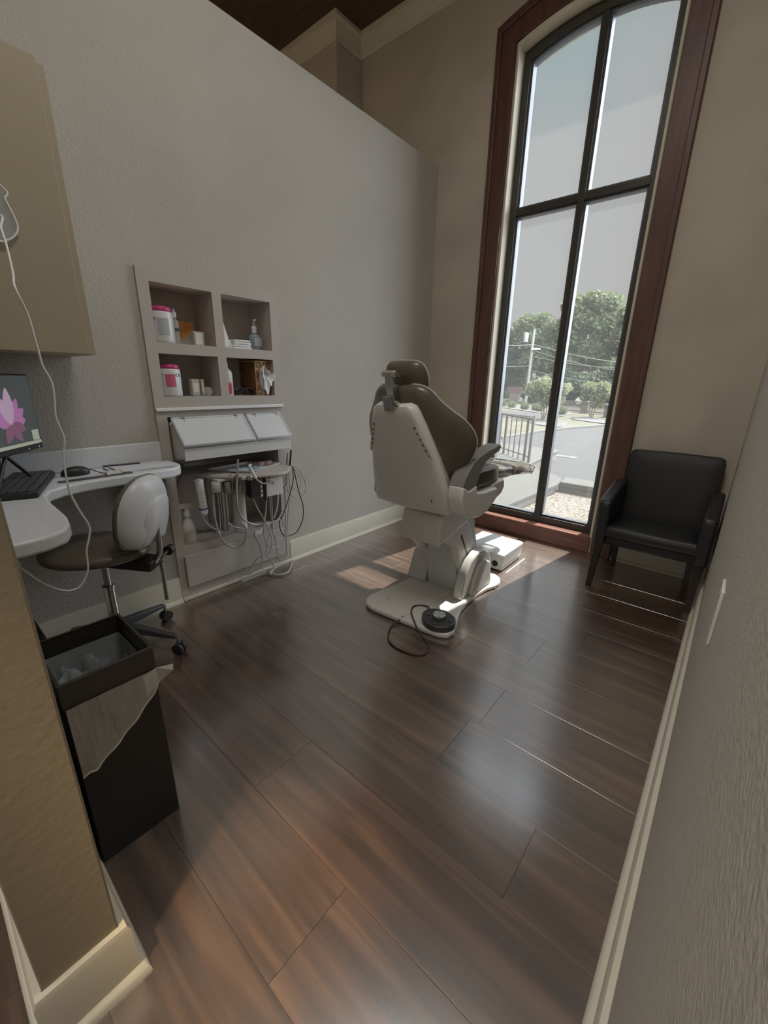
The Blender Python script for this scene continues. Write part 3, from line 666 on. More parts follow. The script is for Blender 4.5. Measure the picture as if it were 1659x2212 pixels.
hoseX('hose', [(545, 1075), (556, 1098), (570, 1122), (583, 1148), (588, 1170), (583, 1192), (575, 1200), (576, 1180), (582, 1155), (586, 1135), (596, 1125)], (-1.95, -2.0), .0045, 'tubegrey')
hoseX('hose', [(576, 1072), (574, 1105), (570, 1135), (572, 1165), (582, 1180), (598, 1182), (612, 1170), (618, 1150), (612, 1130), (602, 1120)], (-1.96, -2.0), .0045, 'tubegrey')
hoseX('hose', [(582, 1072), (585, 1110), (588, 1140), (596, 1175), (600, 1200), (606, 1212)], (-1.96, -2.05), .004, 'tubegrey')
hoseX('hose', [(586, 1072), (588, 1110), (590, 1150), (600, 1163), (612, 1158), (617, 1140), (612, 1126)], (-1.96, -2.05), .004, 'tubegrey')
hoseX('hose', [(601, 1068), (599, 1095), (592, 1120)], (-1.96, -1.98), .0045, 'whitem')
hoseX('hose', [(613, 1015), (616, 1080), (617, 1130), (619, 1170), (618, 1200), (612, 1212)], (-2.04, -2.03), .0055, 'tubegrey')
hoseX('hose', [(622, 1004), (626, 1060), (622, 1120), (620, 1180), (622, 1200)], (-2.05, -2.05), .004, 'tubegrey')
hoseX('hose', [(628, 1004), (645, 1015), (659, 1040), (660, 1060), (650, 1074), (635, 1073), (623, 1062), (620, 1050)], (-2.05, -2.05), .0042, 'tubegrey')
hoseX('hose', [(628, 1006), (642, 1020), (650, 1042), (645, 1058), (633, 1056), (626, 1045)], (-2.05, -2.05), .0035, 'tubegrey')
hoseX('hose', [(632, 1008), (636, 1020), (645, 1060), (655, 1095), (653, 1125), (640, 1150), (622, 1158)], (-2.04, -2.05), .004, 'brown')
hoseX('hose', [(632, 1008), (633, 1040), (624, 1075), (612, 1110), (604, 1125), (606, 1145), (615, 1158), (618, 1140), (610, 1125)], (-2.04, -2.0), .0042, 'tubedark')
hoseX('hose', [(580, 1038), (592, 1052), (606, 1058), (614, 1052)], (-1.95, -2.04), .0035, 'tubedark')
hoseX('hose', [(590, 1040), (597, 1054), (610, 1050), (615, 1040)], (-1.95, -2.04), .003, 'tubegrey')
hoseX('hose', [(435, 1112), (442, 1125), (455, 1138), (470, 1146), (476, 1152)], (-2.1, -2.1), .007, 'tubegrey')
hoseX('hose', [(533, 1030), (530, 1050), (524, 1065)], (-2.0, -2.03), .006, 'tubegrey')
hoseX('hose', [(422, 1142), (440, 1148), (455, 1160)], (-2.3, -2.3), .004, 'tubedark')
hoseX('outlet_cord', [(402, 1022), (390, 1030), (383, 1048), (380, 1070)], (-2.40, -2.22), .003, 'tubedark')
# hose fittings block low on the front
p = pl(556, 1150, 0, -2.0)
b = MB().obox(p, (1, 0, 0), (0, 1, 0), (0, 0, 1), .012, .022, .008)
b.tube([p+Vector((0, -.04, .004)), p+Vector((0, .04, .012))], .006, 10, smooth=False); b.tube([p+Vector((0, -.015, -.01)), p+Vector((0, -.015, .018))], .007, 10, smooth=False); b.tube([p+Vector((0, .02, -.01)), p+Vector((0, .02, .022))], .007, 10, smooth=False)
b.obj('hose_connector', 'whitem', du, smooth=True)
hoseX('hose', [(549, 1155), (560, 1175), (567, 1200), (564, 1222), (550, 1232), (538, 1240), (528, 1239), (518, 1236)], (-2.0, -2.13), .0055, 'tubegrey')
# coil lying on the floor
pts = [pl(x_, y_, 2, .012) for x_, y_ in ((508, 1248), (535, 1238), (560, 1231), (578, 1236), (600, 1242), (622, 1236), (630, 1222), (618, 1211), (600, 1213), (588, 1225), (582, 1240))]
pts = [Vector((min(max(q.x, -2.115), 0), q.y, q.z+.006*(i > 5))) for i, q in enumerate(pts)]
MB().tube(pts, .006, 8).obj('hose', 'tubegrey', du, smooth=True)
hoseX('hose', [(533, 1240), (545, 1222), (555, 1208), (572, 1200), (586, 1212), (592, 1228), (584, 1241)], (-2.11, -2.05), .005, 'tubegrey')

t = thing('wall_outlet', 'small beige outlet box at the back left of the equipment bay', 'outlet', (-2.40, 1.0, .72))
p = pl(414, 1010, 0, -2.417)
MB().obox((-2.409, p.y, p.z), (1, 0, 0), (0, 1, 0), (0, 0, 1), .008, .052, .032).obj('cover_plate', 'offwhite', t, bevel=.003)
for s_ in (-1, 1): MB().obox((-2.400, p.y+s_*.03, p.z+.006), (1, 0, 0), (0, 1, 0), (0, 0, 1), .0015, .009, .009).obj('socket', 'label', t, bevel=.002)

# tray on top
t = thing('instrument_tray', 'white rimmed tray lying on the delivery unit top', 'tray', (-2.05, 1.32, DT))
TA, TB, TC, TD = (pl(474, 1000, 2, DT+.008), pl(530, 1017, 2, DT+.008), pl(606, 997, 2, DT+.008), pl(556, 986, 2, DT+.008))
q4 = [Vector((-2.20, 1.085, 0)), Vector((-1.975, 1.225, 0)), Vector((-2.06, 1.475, 0)), Vector((-2.235, 1.36, 0))]
c4 = sum(q4, Vector())/4
b = MB(); A0 = [(p.x, p.y) for p in q4]
b.prism([((p.x-c4.x)*.93+c4.x, (p.y-c4.y)*.93+c4.y) for p in q4], 2, DT+.0005, DT+.004)
for i in range(4):
    p, q = q4[i], q4[(i+1) % 4]; pi, qi = c4+(p-c4)*.93, c4+(q-c4)*.93
    b.add([(pi.x, pi.y, DT+.001), (qi.x, qi.y, DT+.001), (q.x, q.y, DT+.014), (p.x, p.y, DT+.014), (pi.x, pi.y, DT+.004), (qi.x, qi.y, DT+.004), (c4.x+(q.x-c4.x)*.985, c4.y+(q.y-c4.y)*.985, DT+.0145), (c4.x+(p.x-c4.x)*.985, c4.y+(p.y-c4.y)*.985, DT+.0145)], [(0, 1, 2, 3), (4, 7, 6, 5), (3, 2, 6, 7), (0, 4, 5, 1)])
b.obj('tray_body', 'white', t)
def tilted(c, ang, hx, hy, hz): 
    ca_, sa_ = math.cos(ang), math.sin(ang); return MB().obox(c, (ca_, sa_, 0), (-sa_, ca_, 0), (0, 0, 1), hx, hy, hz)
tag(tilted((-2.095, 1.205, DT+.0095), .45, .032, .055, .005).obj('sterile_pouch', 'pouch', bevel=.003), 'blue sealed pouch at the left end of the tray', 'pouch')
tag(tilted((-2.04, 1.285, DT+.0095), .75, .022, .06, .0045).obj('sterile_pouch', 'pouch', bevel=.003), 'narrow blue-grey pouch along the front rim of the tray', 'pouch')
t = thing('pink_goggles', 'clear pink goggles at the right end of the tray', 'goggles', (-2.11, 1.39, DT+.005))
for s_ in (-1, 1):
    MB().pillow([(.020*math.cos(a), .012*math.sin(a)) for a in [2*PI*i/14 for i in range(14)]], .004, .004, lambda u, v, w, s_=s_: (-2.09+w, 1.39+s_*.025+u, DT+.018+v), 3).obj('lens', 'pinkclear', t, smooth=True)
MB().tube([(-2.16, 1.34, DT+.022), (-2.10, 1.345, DT+.028), (-2.088, 1.365, DT+.033), (-2.086, 1.39, DT+.029), (-2.088, 1.415, DT+.033), (-2.10, 1.437, DT+.028), (-2.16, 1.43, DT+.022)], .0022, 6).obj('goggle_frame', 'pinkclear', t, smooth=True)
tag(MB().tube([(-2.17, 1.25, DT+.008), (-2.16, 1.34, DT+.008)], .0025, 8, smooth=False).obj('dental_mirror', 'steel', smooth=True), 'slim steel instrument lying at the back of the tray', 'instrument')

# spray bottle standing in the bay
p = pl(410, 1172, 0, -2.125); sx_, sy_, sz_ = -2.206, .945, .312
t = thing('trigger_spray_bottle', 'white trigger spray bottle in the lower left of the equipment bay', 'bottle', (sx_, sy_, sz_))
MB().lathe([(.034, 0), (.038, .005), (.038, .085), (.035, .10), (.022, .135), (.014, .145), (.014, .16)], (sx_, sy_, sz_), 24, .8, 1).obj('bottle_body', 'offwhite', t, smooth=True)
MB().lathe([(.017, .158), (.017, .185), (.013, .19)], (sx_, sy_, sz_), 18).obj('collar', 'whitem', t, smooth=True)
MB().prism([(sy_-.050, sz_+.205), (sy_-.050, sz_+.222), (sy_-.02, sz_+.235), (sy_+.02, sz_+.232), (sy_+.038, sz_+.215), (sy_+.036, sz_+.205), (sy_+.014, sz_+.203), (sy_+.012, sz_+.188), (sy_-.012, sz_+.188), (sy_-.014, sz_+.205)], 0, sx_-.011, sx_+.011).obj('spray_head', 'offwhite', t, bevel=.003)
MB().tube([(sx_, sy_-.022, sz_+.205), (sx_, sy_-.033, sz_+.185), (sx_, sy_-.030, sz_+.160)], .004, 8).obj('trigger', 'offwhite', t, smooth=True)
arcpatch((sx_, sy_), .0385, -.9, .7, sz_+.022, sz_+.078).obj('paper_label', 'cardcream', t, smooth=True)

# ------------------------------------------------------------------ desk
DZ = .80
t = thing('corner_desk', 'white laminate corner desk with rounded end and backsplash', 'desk', (-2.0, .4, 0))
out = [(XL+.002, .077), (-1.325, .077), (-1.325, .15), (-1.335, .205), (-1.365, .25), (-1.42, .272), (-1.50, .284), (-1.72, .290), (-1.82, .300), (-1.885, .325), (-1.93, .38), (-1.952, .46), (-1.962, .60), (-1.968, .76), (-1.975, .82), (-2.00, .865), (-2.05, .893), (-2.10, .90), (-2.155, .895), (-2.160, .86), (XL+.002, .842)]
out = [(x_ if x_ < XL+.01 else x_*.976, y_ if y_ < .08 or y_ > .8 else y_*.985) for x_, y_ in out[:-8]]+[(-1.925, .795), (-1.955, .835), (-2.00, .858), (-2.06, .868), (-2.12, .868), (-2.150, .862), (-2.150, .842), (XL+.002, .842)]
MB().prism(out, 2, DZ-.042, DZ).obj('worktop', 'laminate', t, bevel=.008, seg=3)
MB().box(XL+.002, XL+.02, .077, .842, DZ, .893).obj('backsplash', 'laminate', t, bevel=.004)
MB().box(XL+.02, -1.33, .077, .092, DZ, .893).obj('side_splash', 'laminate', t, bevel=.004)
MB().prism([(XL+.002, DZ-.042), (-2.0, DZ-.042), (-2.0, DZ-.055), (XL+.03, DZ-.075), (XL+.03, DZ-.2), (XL+.002, DZ-.2)], 1, .66, .695).obj('wall_bracket', 'black', t, bevel=.002)
t = thing('computer_tower', 'black computer tower on the floor under the desk', 'computer', (-1.55, .16, 0))
MB().box(-1.62, -1.44, .113, .165, .01, .44).obj('tower_case', 'black', t, bevel=.006)
MB().box(-1.61, -1.45, .165, .168, .30, .42).obj('front_bezel', 'foot', t, bevel=.001)
MB().box(-1.60, -1.46, .12, .16, 0, .01).obj('tower_feet', 'black', t)

# monitor
t = thing('computer_monitor', 'black computer monitor showing a pink flower wallpaper', 'monitor', (-1.95, .24, DZ))
mr = Vector((-2.095, .362, 0)); md = Vector((.777, -.63, 0)).normalized(); mn = Vector((.63, .777, 0)).normalized(); mw = .40
zt, zb = pl(50, 808, 0, -2.095).z, pl(98, 966, 0, -2.095).z
mr = Vector((-2.095, pl(74, 880, 0, -2.095).y, 0))
def mon(u, z, w=0): return mr+md*u+Vector((0, 0, z))+mn*w
cm_ = mon(mw/2, (zt+zb)/2, -.012)
hz_ = (zt-zb)/2
MB().obox(cm_, md, (0, 0, 1), mn, mw/2, hz_, .012).obj('housing', 'black', t, bevel=.003)
def flat(nm, pts, w, mt, par=t): 
    b = MB(); P = [mon(u, z, w) for u, z in pts]; Q = [mon(u, z, w-.0004) for u, z in pts]; n = len(P)
    return b.add(P+Q, [tuple(range(n)), tuple(range(n, 2*n))[::-1]]+[(i, (i+1) % n, (i+1) % n+n, i+n) for i in range(n)]).obj(nm, mt, par)
sb = zb+.022; st = zt-.006
scr = flat('screen', [(.006, sb), (mw-.006, sb), (mw-.006, st), (.006, st)], .0008, 'screen')
flat('taskbar', [(.006, sb), (mw-.006, sb), (mw-.006, sb+.012), (.006, sb+.012)], .0014, 'taskbar', scr)
flat('desktop_note', [(.012, sb+.014), (.052, sb+.014), (.052, sb+.052), (.012, sb+.052)], .0014, 'taskbar', scr)
def petal(cu, cz, ang, ln, wd, mt, w):
    pts = []
    for i in range(18):
        a = 2*PI*i/18; lx = (math.cos(a)*.5+.5)*ln; ly = math.sin(a)*wd*(.5+.5*math.sin(PI*(math.cos(a)*.5+.5)))
        pts.append((cu-(lx*math.cos(ang)-ly*math.sin(ang)), cz+lx*math.sin(ang)+ly*math.cos(ang)))
    flat('petal', pts, w, mt, scr)
fu, fz = .155, sb+.082
for i, (an, ln, wd, mt) in enumerate(((0.55, .065, .014, 'petal'), (0.15, .055, .014, 'petal'), (1.0, .07, .013, 'petal'), (2.4, .06, .013, 'petal'), (2.9, .055, .013, 'petal'), (-.3, .05, .012, 'petal3'), (-1.0, .05, .013, 'petal3'), (-2.2, .05, .013, 'petal3'), (1.5, .085, .016, 'petal2'), (1.95, .07, .014, 'petal2'))):
    petal(fu, fz, an, ln*1.5, wd*1.6, mt, .0016+.0002*i)
for u in (.028, .09): MB().tube([mon(u, zb+.009, 0), mon(u, zb+.009, .002)], .003, 10, smooth=False).obj('bezel_button', 'whitem', t, smooth=True)
b = MB(); base = mon(mw*.55, DZ, -.04)
b.tube([base+Vector((0, 0, .01)), mon(mw*.55, zb+.03, -.03)], .010, 12, smooth=False); b.obj('stand_post', 'black', t, smooth=True)
b = MB()
for s_ in (-1, 1): b.tube([mon(mw*.5, zb, -.015), mon(mw*.5+s_*.11, DZ+.006, .0)], .006, 8, smooth=False)
b.tube([mon(mw*.5-.11, DZ+.006, 0), mon(mw*.5+.11, DZ+.006, 0)], .006, 8, smooth=False); b.obj('stand_legs', 'black', t, smooth=True)

# keyboard, mouse, papers
t = thing('computer_keyboard', 'black computer keyboard on the white desk below the monitor', 'keyboard', (-2.0, .285, DZ))
kc = Vector((-1.945, .268, DZ+.012)); ka = Vector((-.942, .336, 0)).normalized(); kb = Vector((-.336, -.942, 0)).normalized(); kz = Vector((0, 0, 1))
MB().obox(kc, ka, kb, kz, .185, .068, .010).obj('key_deck', 'black', t, bevel=.004)
b = MB()
for i in range(14):
    for j in range(5):
        b.obox(kc+ka*(-.168+i*.0258)+kb*(-.050+j*.025)+kz*.013, ka, kb, kz, .0112, .0108, .004)
b.obj('keys', 'foot', t, bevel=.0015)
t = thing('computer_mouse', 'black computer mouse on the desk beside the keyboard', 'mouse', (-2.05, .53, DZ))
MB().pillow([(.052*math.cos(a), .030*math.sin(a)) for a in [2*PI*i/24 for i in range(24)]], .032, .004, lambda u, v, w: (-2.06+v*.9, .455+u, DZ+.005+w), 7, 2.4).obj('mouse_shell', 'black', t, smooth=True)
MB().tube([(-2.06, .505, DZ+.02), (-2.04, .53, DZ+.006), (-2.01, .545, DZ+.003), (-2.05, .57, DZ+.003), (-2.12, .57, DZ+.003)], .002, 6).obj('mouse_cable', 'black', t, smooth=True)
t = thing('paper_stack', 'white papers lying at the rounded end of the desk', 'papers', (-2.05, .75, DZ))
for k, (an, dx) in enumerate(((.04, 0), (-.05, .006), (.10, -.004))): tilted((-2.055+dx, .715, DZ+.0015+.0016*k), an, .075, .115, .0007).obj('sheet', 'paper', t)
tag(MB().tube([(-2.135, .575, DZ+.0095), (-2.11, .72, DZ+.0095)], .0045, 8, smooth=False).obj('pen', 'ink', smooth=True), 'dark pen lying on the white papers', 'pen')
tag(tilted((-1.955, .50, DZ+.002), .02, .016, .13, .0018).obj('wrist_rest', 'foot', bevel=.001), 'dark flat strip along the desk edge in front of the mouse', 'wrist rest')
t = thing('crumpled_wrapper', 'small crumpled beige wrapper between the mouse and the papers', 'wrapper', (-2.03, .62, DZ))
rr = random.Random(5); v = []; 
for i in range(5):
    for j in range(5): v.append((-2.01+i*.012+rr.uniform(-.003, .003), .54+j*.014, DZ+.003+rr.uniform(0, .016)*(0 < i < 4)))
MB().add(v, [(i*5+j, i*5+j+1, i*5+j+6, i*5+j+5) for i in range(4) for j in range(4)]).obj('wrapper_film', 'cardcream', t)

# upper cabinet
XC = -1.85
a = pl(75, 120, 0, XC); c = pl(195, 766, 0, XC); e = pl(208, 765, 0, XC-.018)
t = thing('wall_cabinet', 'taupe wall-hung cabinet above the desk at the upper left', 'cabinet', (-2.0, .3, c.z))
MB().box(XL+.001, XC-.019, .078, e.y, c.z+.0, a.z-.005).obj('cabinet_body', 'uppercab', t, bevel=.002)
MB().box(XC-.018, XC, .085, c.y, c.z+.001, a.z).obj('door', 'uppercab', t, bevel=.002)
# clear holder on the door
t = thing('clear_wall_holder', 'rounded clear plastic holder with pale rim on the wall cabinet door', 'holder', (XC, .28, 1.6))
hp = [(0, 400), (10, 428), (22, 452), (32, 472), (38, 490), (36, 503), (26, 514), (12, 520), (0, 521)]
hp = [pl(x_, y_, 0, XC+.012) for x_, y_ in hp]
hp = [Vector((XC+.012, .19, hp[0].z+.10))] + hp + [Vector((XC+.012, .19, hp[-1].z+.0))]
n = len(hp)
MB().prism([(p.y, p.z) for p in hp], 0, XC+.001, XC+.012).obj('holder_body', 'clear', t)
MB().tube(hp, .0028, 8, 4).obj('rim', 'whitem', t, smooth=True)
# white cord loop in front of the desk
cx = -1.36
cp = [(-6, 462), (2, 492), (14, 530), (28, 590), (32, 620), (60, 680), (76, 735), (84, 762), (92, 790), (112, 828), (118, 870), (120, 900), (130, 925), (139, 950), (137, 985), (143, 1030), (152, 1065), (170, 1100), (192, 1135), (193, 1158), (187, 1190), (190, 1225), (186, 1245), (175, 1265), (160, 1274), (140, 1276), (115, 1270), (85, 1256), (60, 1238), (46, 1228), (40, 1215), (20, 1195)]
P = [pl(x_, y_, 0, cx) for x_, y_ in cp]
P = [Vector((XC+.03, .17, 1.75)), Vector((-1.66, .185, P[0].z+.04))] + P
for i, q in enumerate(P[2:6]): q.x = -1.62+.065*i; P[2+i] = pl(cp[i][0], cp[i][1], 0, q.x)
tag(MB().tube(P, .0026, 8, 5).obj('hanging_cable', 'whitem', smooth=True), 'thin white cord hanging in a long loop in front of the desk', 'cord')

# ------------------------------------------------------------------ assistant stool
t = thing('rolling_stool', 'taupe rolling stool with white curved backrest in front of the desk', 'stool', (-1.98, .47, 0))
SC = Vector((-1.985, .455, 0))
hub = Vector((-1.985, .47, 0))
for k, (ex, ey) in enumerate(((-1.725, .625), (-2.04, .70), (-2.125, .33), (-1.87, .21), (-1.66, .42))):
    e_ = Vector((ex, ey, .075)); d_ = (e_-hub); d_.z = 0; d_.normalize(); s_ = Vector((-d_.y, d_.x, 0)); o_ = hub+d_*.02
    b = MB(); L1 = (Vector((ex, ey, 0))-hub).length
    v = []
    for (dd, wz, h0, h1) in ((.0, .026, .085, .125), (.5, .020, .082, .112), (1.0, .014, .078, .095)):
        c_ = hub+d_*(L1*dd)
        v += [c_-s_*wz+Vector((0, 0, h0)), c_+s_*wz+Vector((0, 0, h0)), c_+s_*wz*.8+Vector((0, 0, h1)), c_-s_*wz*.8+Vector((0, 0, h1))]
    f = [(0, 3, 2, 1), (8, 9, 10, 11)]
    for q in (0, 4): f += [(q, q+1, q+5, q+4), (q+1, q+2, q+6, q+5), (q+2, q+3, q+7, q+6), (q+3, q, q+4, q+7)]
    lg = b.add(v, f).obj('base_leg', 'foot', t, bevel=.004)
    cc = hub+d_*(L1+.004)
    cs = MB(); cs.cyl(cc+Vector((0, 0, .05)), cc+Vector((0, 0, .082)), .007, 10); cs.obj('caster_stem', 'steel', lg, smooth=True)
    wh = MB()
    for q in (-1, 1): wh.tube([cc+s_*(q*.004)+Vector((0, 0, .026)), cc+s_*(q*.019)+Vector((0, 0, .026))], .026, 20, smooth=False)
    wh.obj('caster_wheel', 'black', lg, smooth=True)
MB().lathe([(.03, .085), (.034, .10), (.03, .135), (.027, .14)], hub, 24).obj('base_hub', 'foot', t, smooth=True)
MB().lathe([(.023, .135), (.023, .30), (.027, .302), (.027, .312), (.02, .315)], hub, 24).obj('column_sleeve', 'chrome', t, smooth=True)
MB().lathe([(.014, .312), (.014, .43)], hub, 20).obj('gas_column', 'steel', t, smooth=True)
SZ = .455
# seat saddle: long axis from desk side to backrest
sd = Vector((.80, .60, 0)).normalized()   # towards backrest
ss = Vector((-sd.y, sd.x, 0))
def seatfn(u, v, w): return SC+sd*u+ss*v+Vector((0, 0, SZ+.03+w))
so = [(.212*math.cos(a)*(1+.03*math.cos(2*a)), .185*math.sin(a)*(1+.02*math.cos(3*a))) for a in [2*PI*i/40 for i in range(40)]]
MB().pillow(so, .045, .036, seatfn, 9, 2.6).obj('seat', 'vinyl', t, smooth=True)

def stp(u, v, z): return hub+sd*u+ss*v+Vector((0, 0, z))
def stprism(poly, v0, v1):
    b = MB(); n = len(poly); P = [stp(u, v0, z) for u, z in poly]+[stp(u, v1, z) for u, z in poly]
    return b.add(P, [tuple(range(n))[::-1], tuple(range(n, 2*n))]+[(i, (i+1) % n, (i+1) % n+n, i+n) for i in range(n)])
stprism([(-.10, SZ-.03), (.14, SZ-.045), (.235, SZ-.05), (.245, SZ-.005), (.17, SZ+.0), (-.10, SZ-.004)], -.045, .045).obj('seat_mechanism', 'black', t, bevel=.005)
# back bar, knob and shell
MB().tube([stp(.235, 0, SZ-.02), stp(.262, 0, SZ+.03), stp(.268, 0, SZ+.12), stp(.27, 0, SZ+.20)], .012, 10).obj('back_bar', 'steel', t, smooth=True)
MB().tube([stp(.262, 0, SZ-.02), stp(.262, 0, SZ-.20)], .009, 10, smooth=False).obj('adjustment_lever', 'steel', t, smooth=True)
b = MB(); b.tube([stp(.25, .02, SZ-.005), stp(.25, .085, SZ-.0)], .008, 8, smooth=False); b.tube([stp(.25, .075, SZ), stp(.25, .105, SZ)], .022, 14, smooth=False); b.obj('tension_knob', 'black', t, smooth=True)
BC = stp(.235, 0, .665)
def bfn(u, v, w):   # u across, v up, concave towards the seat
    return BC+ss*u+Vector((0, 0, v))+sd*(w-1.1*u*u+.10*v-.2*v*v)
bo = []
for i in range(48):
    a = 2*PI*i/48; c_, s_ = math.cos(a), math.sin(a); bo.append((.158*(abs(c_)**.82)*(1 if c_ > 0 else -1)*(1-.14*s_), .155*(abs(s_)**.75)*(1 if s_ > 0 else -1)))
MB().pillow(bo, .010, .035, bfn, 7, 3).obj('backrest_pad', 'vinyl', t, smooth=True)
bi = [(p[0]*.97, p[1]*.97) for p in bo]
shl = MB().pillow(bi, .045, .0, lambda u, v, w: bfn(u, v, w+.004), 9, 2.6).obj('backrest_shell', 'white', t, smooth=True)
# stepped relief on the shell
pp_ = [(-.085, -.145), (.10, -.145), (.125, -.05), (.118, .03), (.08, .065), (.0, .07), (-.06, .05), (-.09, -.03)]
MB().pillow([(p[0]*.98, p[1]) for p in pp_], .016, .0, lambda u, v, w: bfn(u, v, w+.042-.9*(u*u+v*v)), 5, 5).obj('shell_relief', 'white', shl, smooth=True)

# ------------------------------------------------------------------ waste bin
t = thing('waste_bin', 'tall square black waste bin with a clear liner bag folded over its rim', 'bin', (-1.10, .205, 0))
bx0, bx1, by0, by1, bh = -1.235, -1.008, .111, .300, .552
b = MB(); g = .004
b.box(bx0, bx1, by0, by1, 0, .006); b.box(bx0, bx0+g, by0, by1, .006, bh-.055); b.box(bx1-g, bx1, by0, by1, .006, bh-.055); b.box(bx0+g, bx1-g, by0, by0+g, .006, bh-.055); b.box(bx0+g, bx1-g, by1-g, by1, .006, bh-.055)
b.obj('bin_body', 'bin', t)
b = MB(); e = .004
for q in ((bx0-e, bx0+.003, by0-e, by1+e), (bx1-.003, bx1+e, by0-e, by1+e), (bx0+.003, bx1-.003, by0-e, by0+.003), (bx0+.003, bx1-.003, by1-.003, by1+e)): b.box(*q, bh-.062, bh)
b.obj('rim_band', 'binrim', t, bevel=.0015)
# liner outside: hangs below the band with a sagging hem
rr = random.Random(11)
def skirt(pts, drops, off):
    v = []; n = len(pts); m_ = 9
    for i, (x, y, nx, ny) in enumerate(pts):
        for k in range(m_):
            f_ = k/(m_-1); w_ = off*(.3+1.0*f_)*(1+.35*math.sin(i*1.7+k*.6))
            v.append((x+nx*(.004+w_), y+ny*(.004+w_), bh-.060-drops[i]*f_))
    return MB().add(v, [(i*m_+k, i*m_+k+1, (i+1)*m_+k+1, (i+1)*m_+k) for i in range(n-1) for k in range(m_-1)]), v, m_
pts = []; drops = []
for i in range(15):
    f_ = i/14; pts.append((bx1+.004, by0+(by1-by0)*f_, 1, 0)); drops.append(.035+.17*(1-f_)**.75*(1 if f_ > .12 else .93))
for i in range(1, 8):
    f_ = i/7; pts.append((bx1-(bx1-bx0)*f_, by1+.004, 0, 1)); drops.append(.05+.03*f_)
b, v, m_ = skirt(pts, drops, .006)
b.obj('liner_bag', 'filmy', t, smooth=True)
MB().tube([v[i*m_+m_-1] for i in range(0, 15)], .0024, 6, 3).obj('liner_hem', 'filmhem', t, smooth=True)
cn = MB().add([(bx1+.004, by1+.002, bh-.062), (bx1+.03, by1+.035, bh-.055), (bx1+.045, by1+.028, bh-.062), (bx1+.016, by1+.0, bh-.10), (bx1+.012, by1-.03, bh-.13), (bx1+.006, by1-.03, bh-.07)], [(0, 1, 2, 3), (0, 3, 4, 5)])
cn.obj('liner_corner', 'filmhem', t)
# liner inside with crumples
v = []; n1 = 30
for i in range(n1):
    for j in range(n1):
        x = bx0+.008+(bx1-bx0-.016)*i/(n1-1); y = by0+.008+(by1-by0-.016)*j/(n1-1)
        ed = min(i, j, n1-1-i, n1-1-j)
        z = bh-.07-.095*min(1, ed/5)**.8+.13*mnoise.noise(Vector((x*22, y*22, 2)))*(ed > 1)+.05*mnoise.noise(Vector((x*55, y*55, 5)))*(ed > 1)
        if ed == 0: z = bh-.05
        v.append((x, y, z))
MB().add(v, [(i*n1+j, i*n1+j+1, (i+1)*n1+j+1, (i+1)*n1+j) for i in range(n1-1) for j in range(n1-1)]).obj('liner_inside', 'filmin', t, smooth=True)

# ------------------------------------------------------------------ dental chair
XD = -1.175
t = thing('dental_chair', 'beige reclining dental chair facing the window, taupe vinyl with grey shell back', 'dental chair', (XD, 1.9, 0))
# base plate
half = [(-1.30, 1.468), (-1.357, 1.482), (-1.392, 1.52), (-1.405, 1.575), (-1.400, 1.64), (-1.385, 1.72), (-1.37, 1.83), (-1.365, 1.95), (-1.385, 2.08), (-1.42, 2.16), (-1.432, 2.22), (-1.41, 2.28), (-1.36, 2.30), (-1.28, 2.29)]
right = [(-1.05, 2.30), (-.985, 2.31), (-.945, 2.285), (-.918, 2.235), (-.918, 2.17), (-.94, 2.10), (-.952, 2.0), (-.950, 1.88), (-.932, 1.78), (-.900, 1.69), (-.868, 1.62), (-.852, 1.575), (-.858, 1.53), (-.90, 1.505), (-.97, 1.495)]
MB().prism(half+right, 2, .002, .030).obj('base_plate', 'offwhite', t, bevel=.010, seg=4)
MB().prism([(-1.135, 1.49), (-1.115, 1.49), (-1.06, 1.90), (-1.10, 1.90)], 2, .028, .033).obj('cable_channel', 'offwhite', t, bevel=.002)
MB().lathe([(.006, 0), (.006, .002), (.001, .002)], (-1.30, 1.60, .0295), 12).obj('base_screw', 'steel', t)
# lower column
def frust(b, a, c): return b.add(a+c, [(3, 2, 1, 0), (4, 5, 6, 7)]+[(i, (i+1) % 4, (i+1) % 4+4, i+4) for i in range(4)])
def ring(x0, x1, y0, y1, z): return [(x0, y0, z), (x1, y0, z), (x1, y1, z), (x0, y1, z)]
b = MB(); frust(b, ring(-1.250, -1.035, 1.925, 2.20, .028), ring(-1.245, -1.085, 1.86, 2.12, .47)); b.obj('column_cover', 'white', t, bevel=.006)
# side skirts of the column
b = MB(); b.prism([(1.90, .03), (2.16, .03), (2.10, .20), (1.97, .20)], 0, -1.395, -1.262); b.prism([(1.97, .19), (2.10, .19), (2.05, .45), (1.72, .45)], 0, -1.345, -1.262)
b.obj('column_skirt', 'offwhite', t, bevel=.008)
# upper links
lk = MB(); lk.prism([(1.72, .415), (1.93, .52), (2.10, .22), (2.03, .10), (1.955, .08), (1.86, .33)], 0, -1.075, -1.028); lk.obj('lift_link', 'chairshell', t, bevel=.006)
MB().prism([(1.885, .40), (1.895, .405), (2.035, .175), (2.03, .165)], 0, -1.028, -1.0265).obj('link_groove', 'black', t)
lk = MB(); lk.prism([(1.74, .43), (1.93, .50), (2.06, .22), (1.99, .12), (1.88, .33)], 0, -1.30, -1.262); lk.obj('lift_link', 'chairshell', t, bevel=.006)
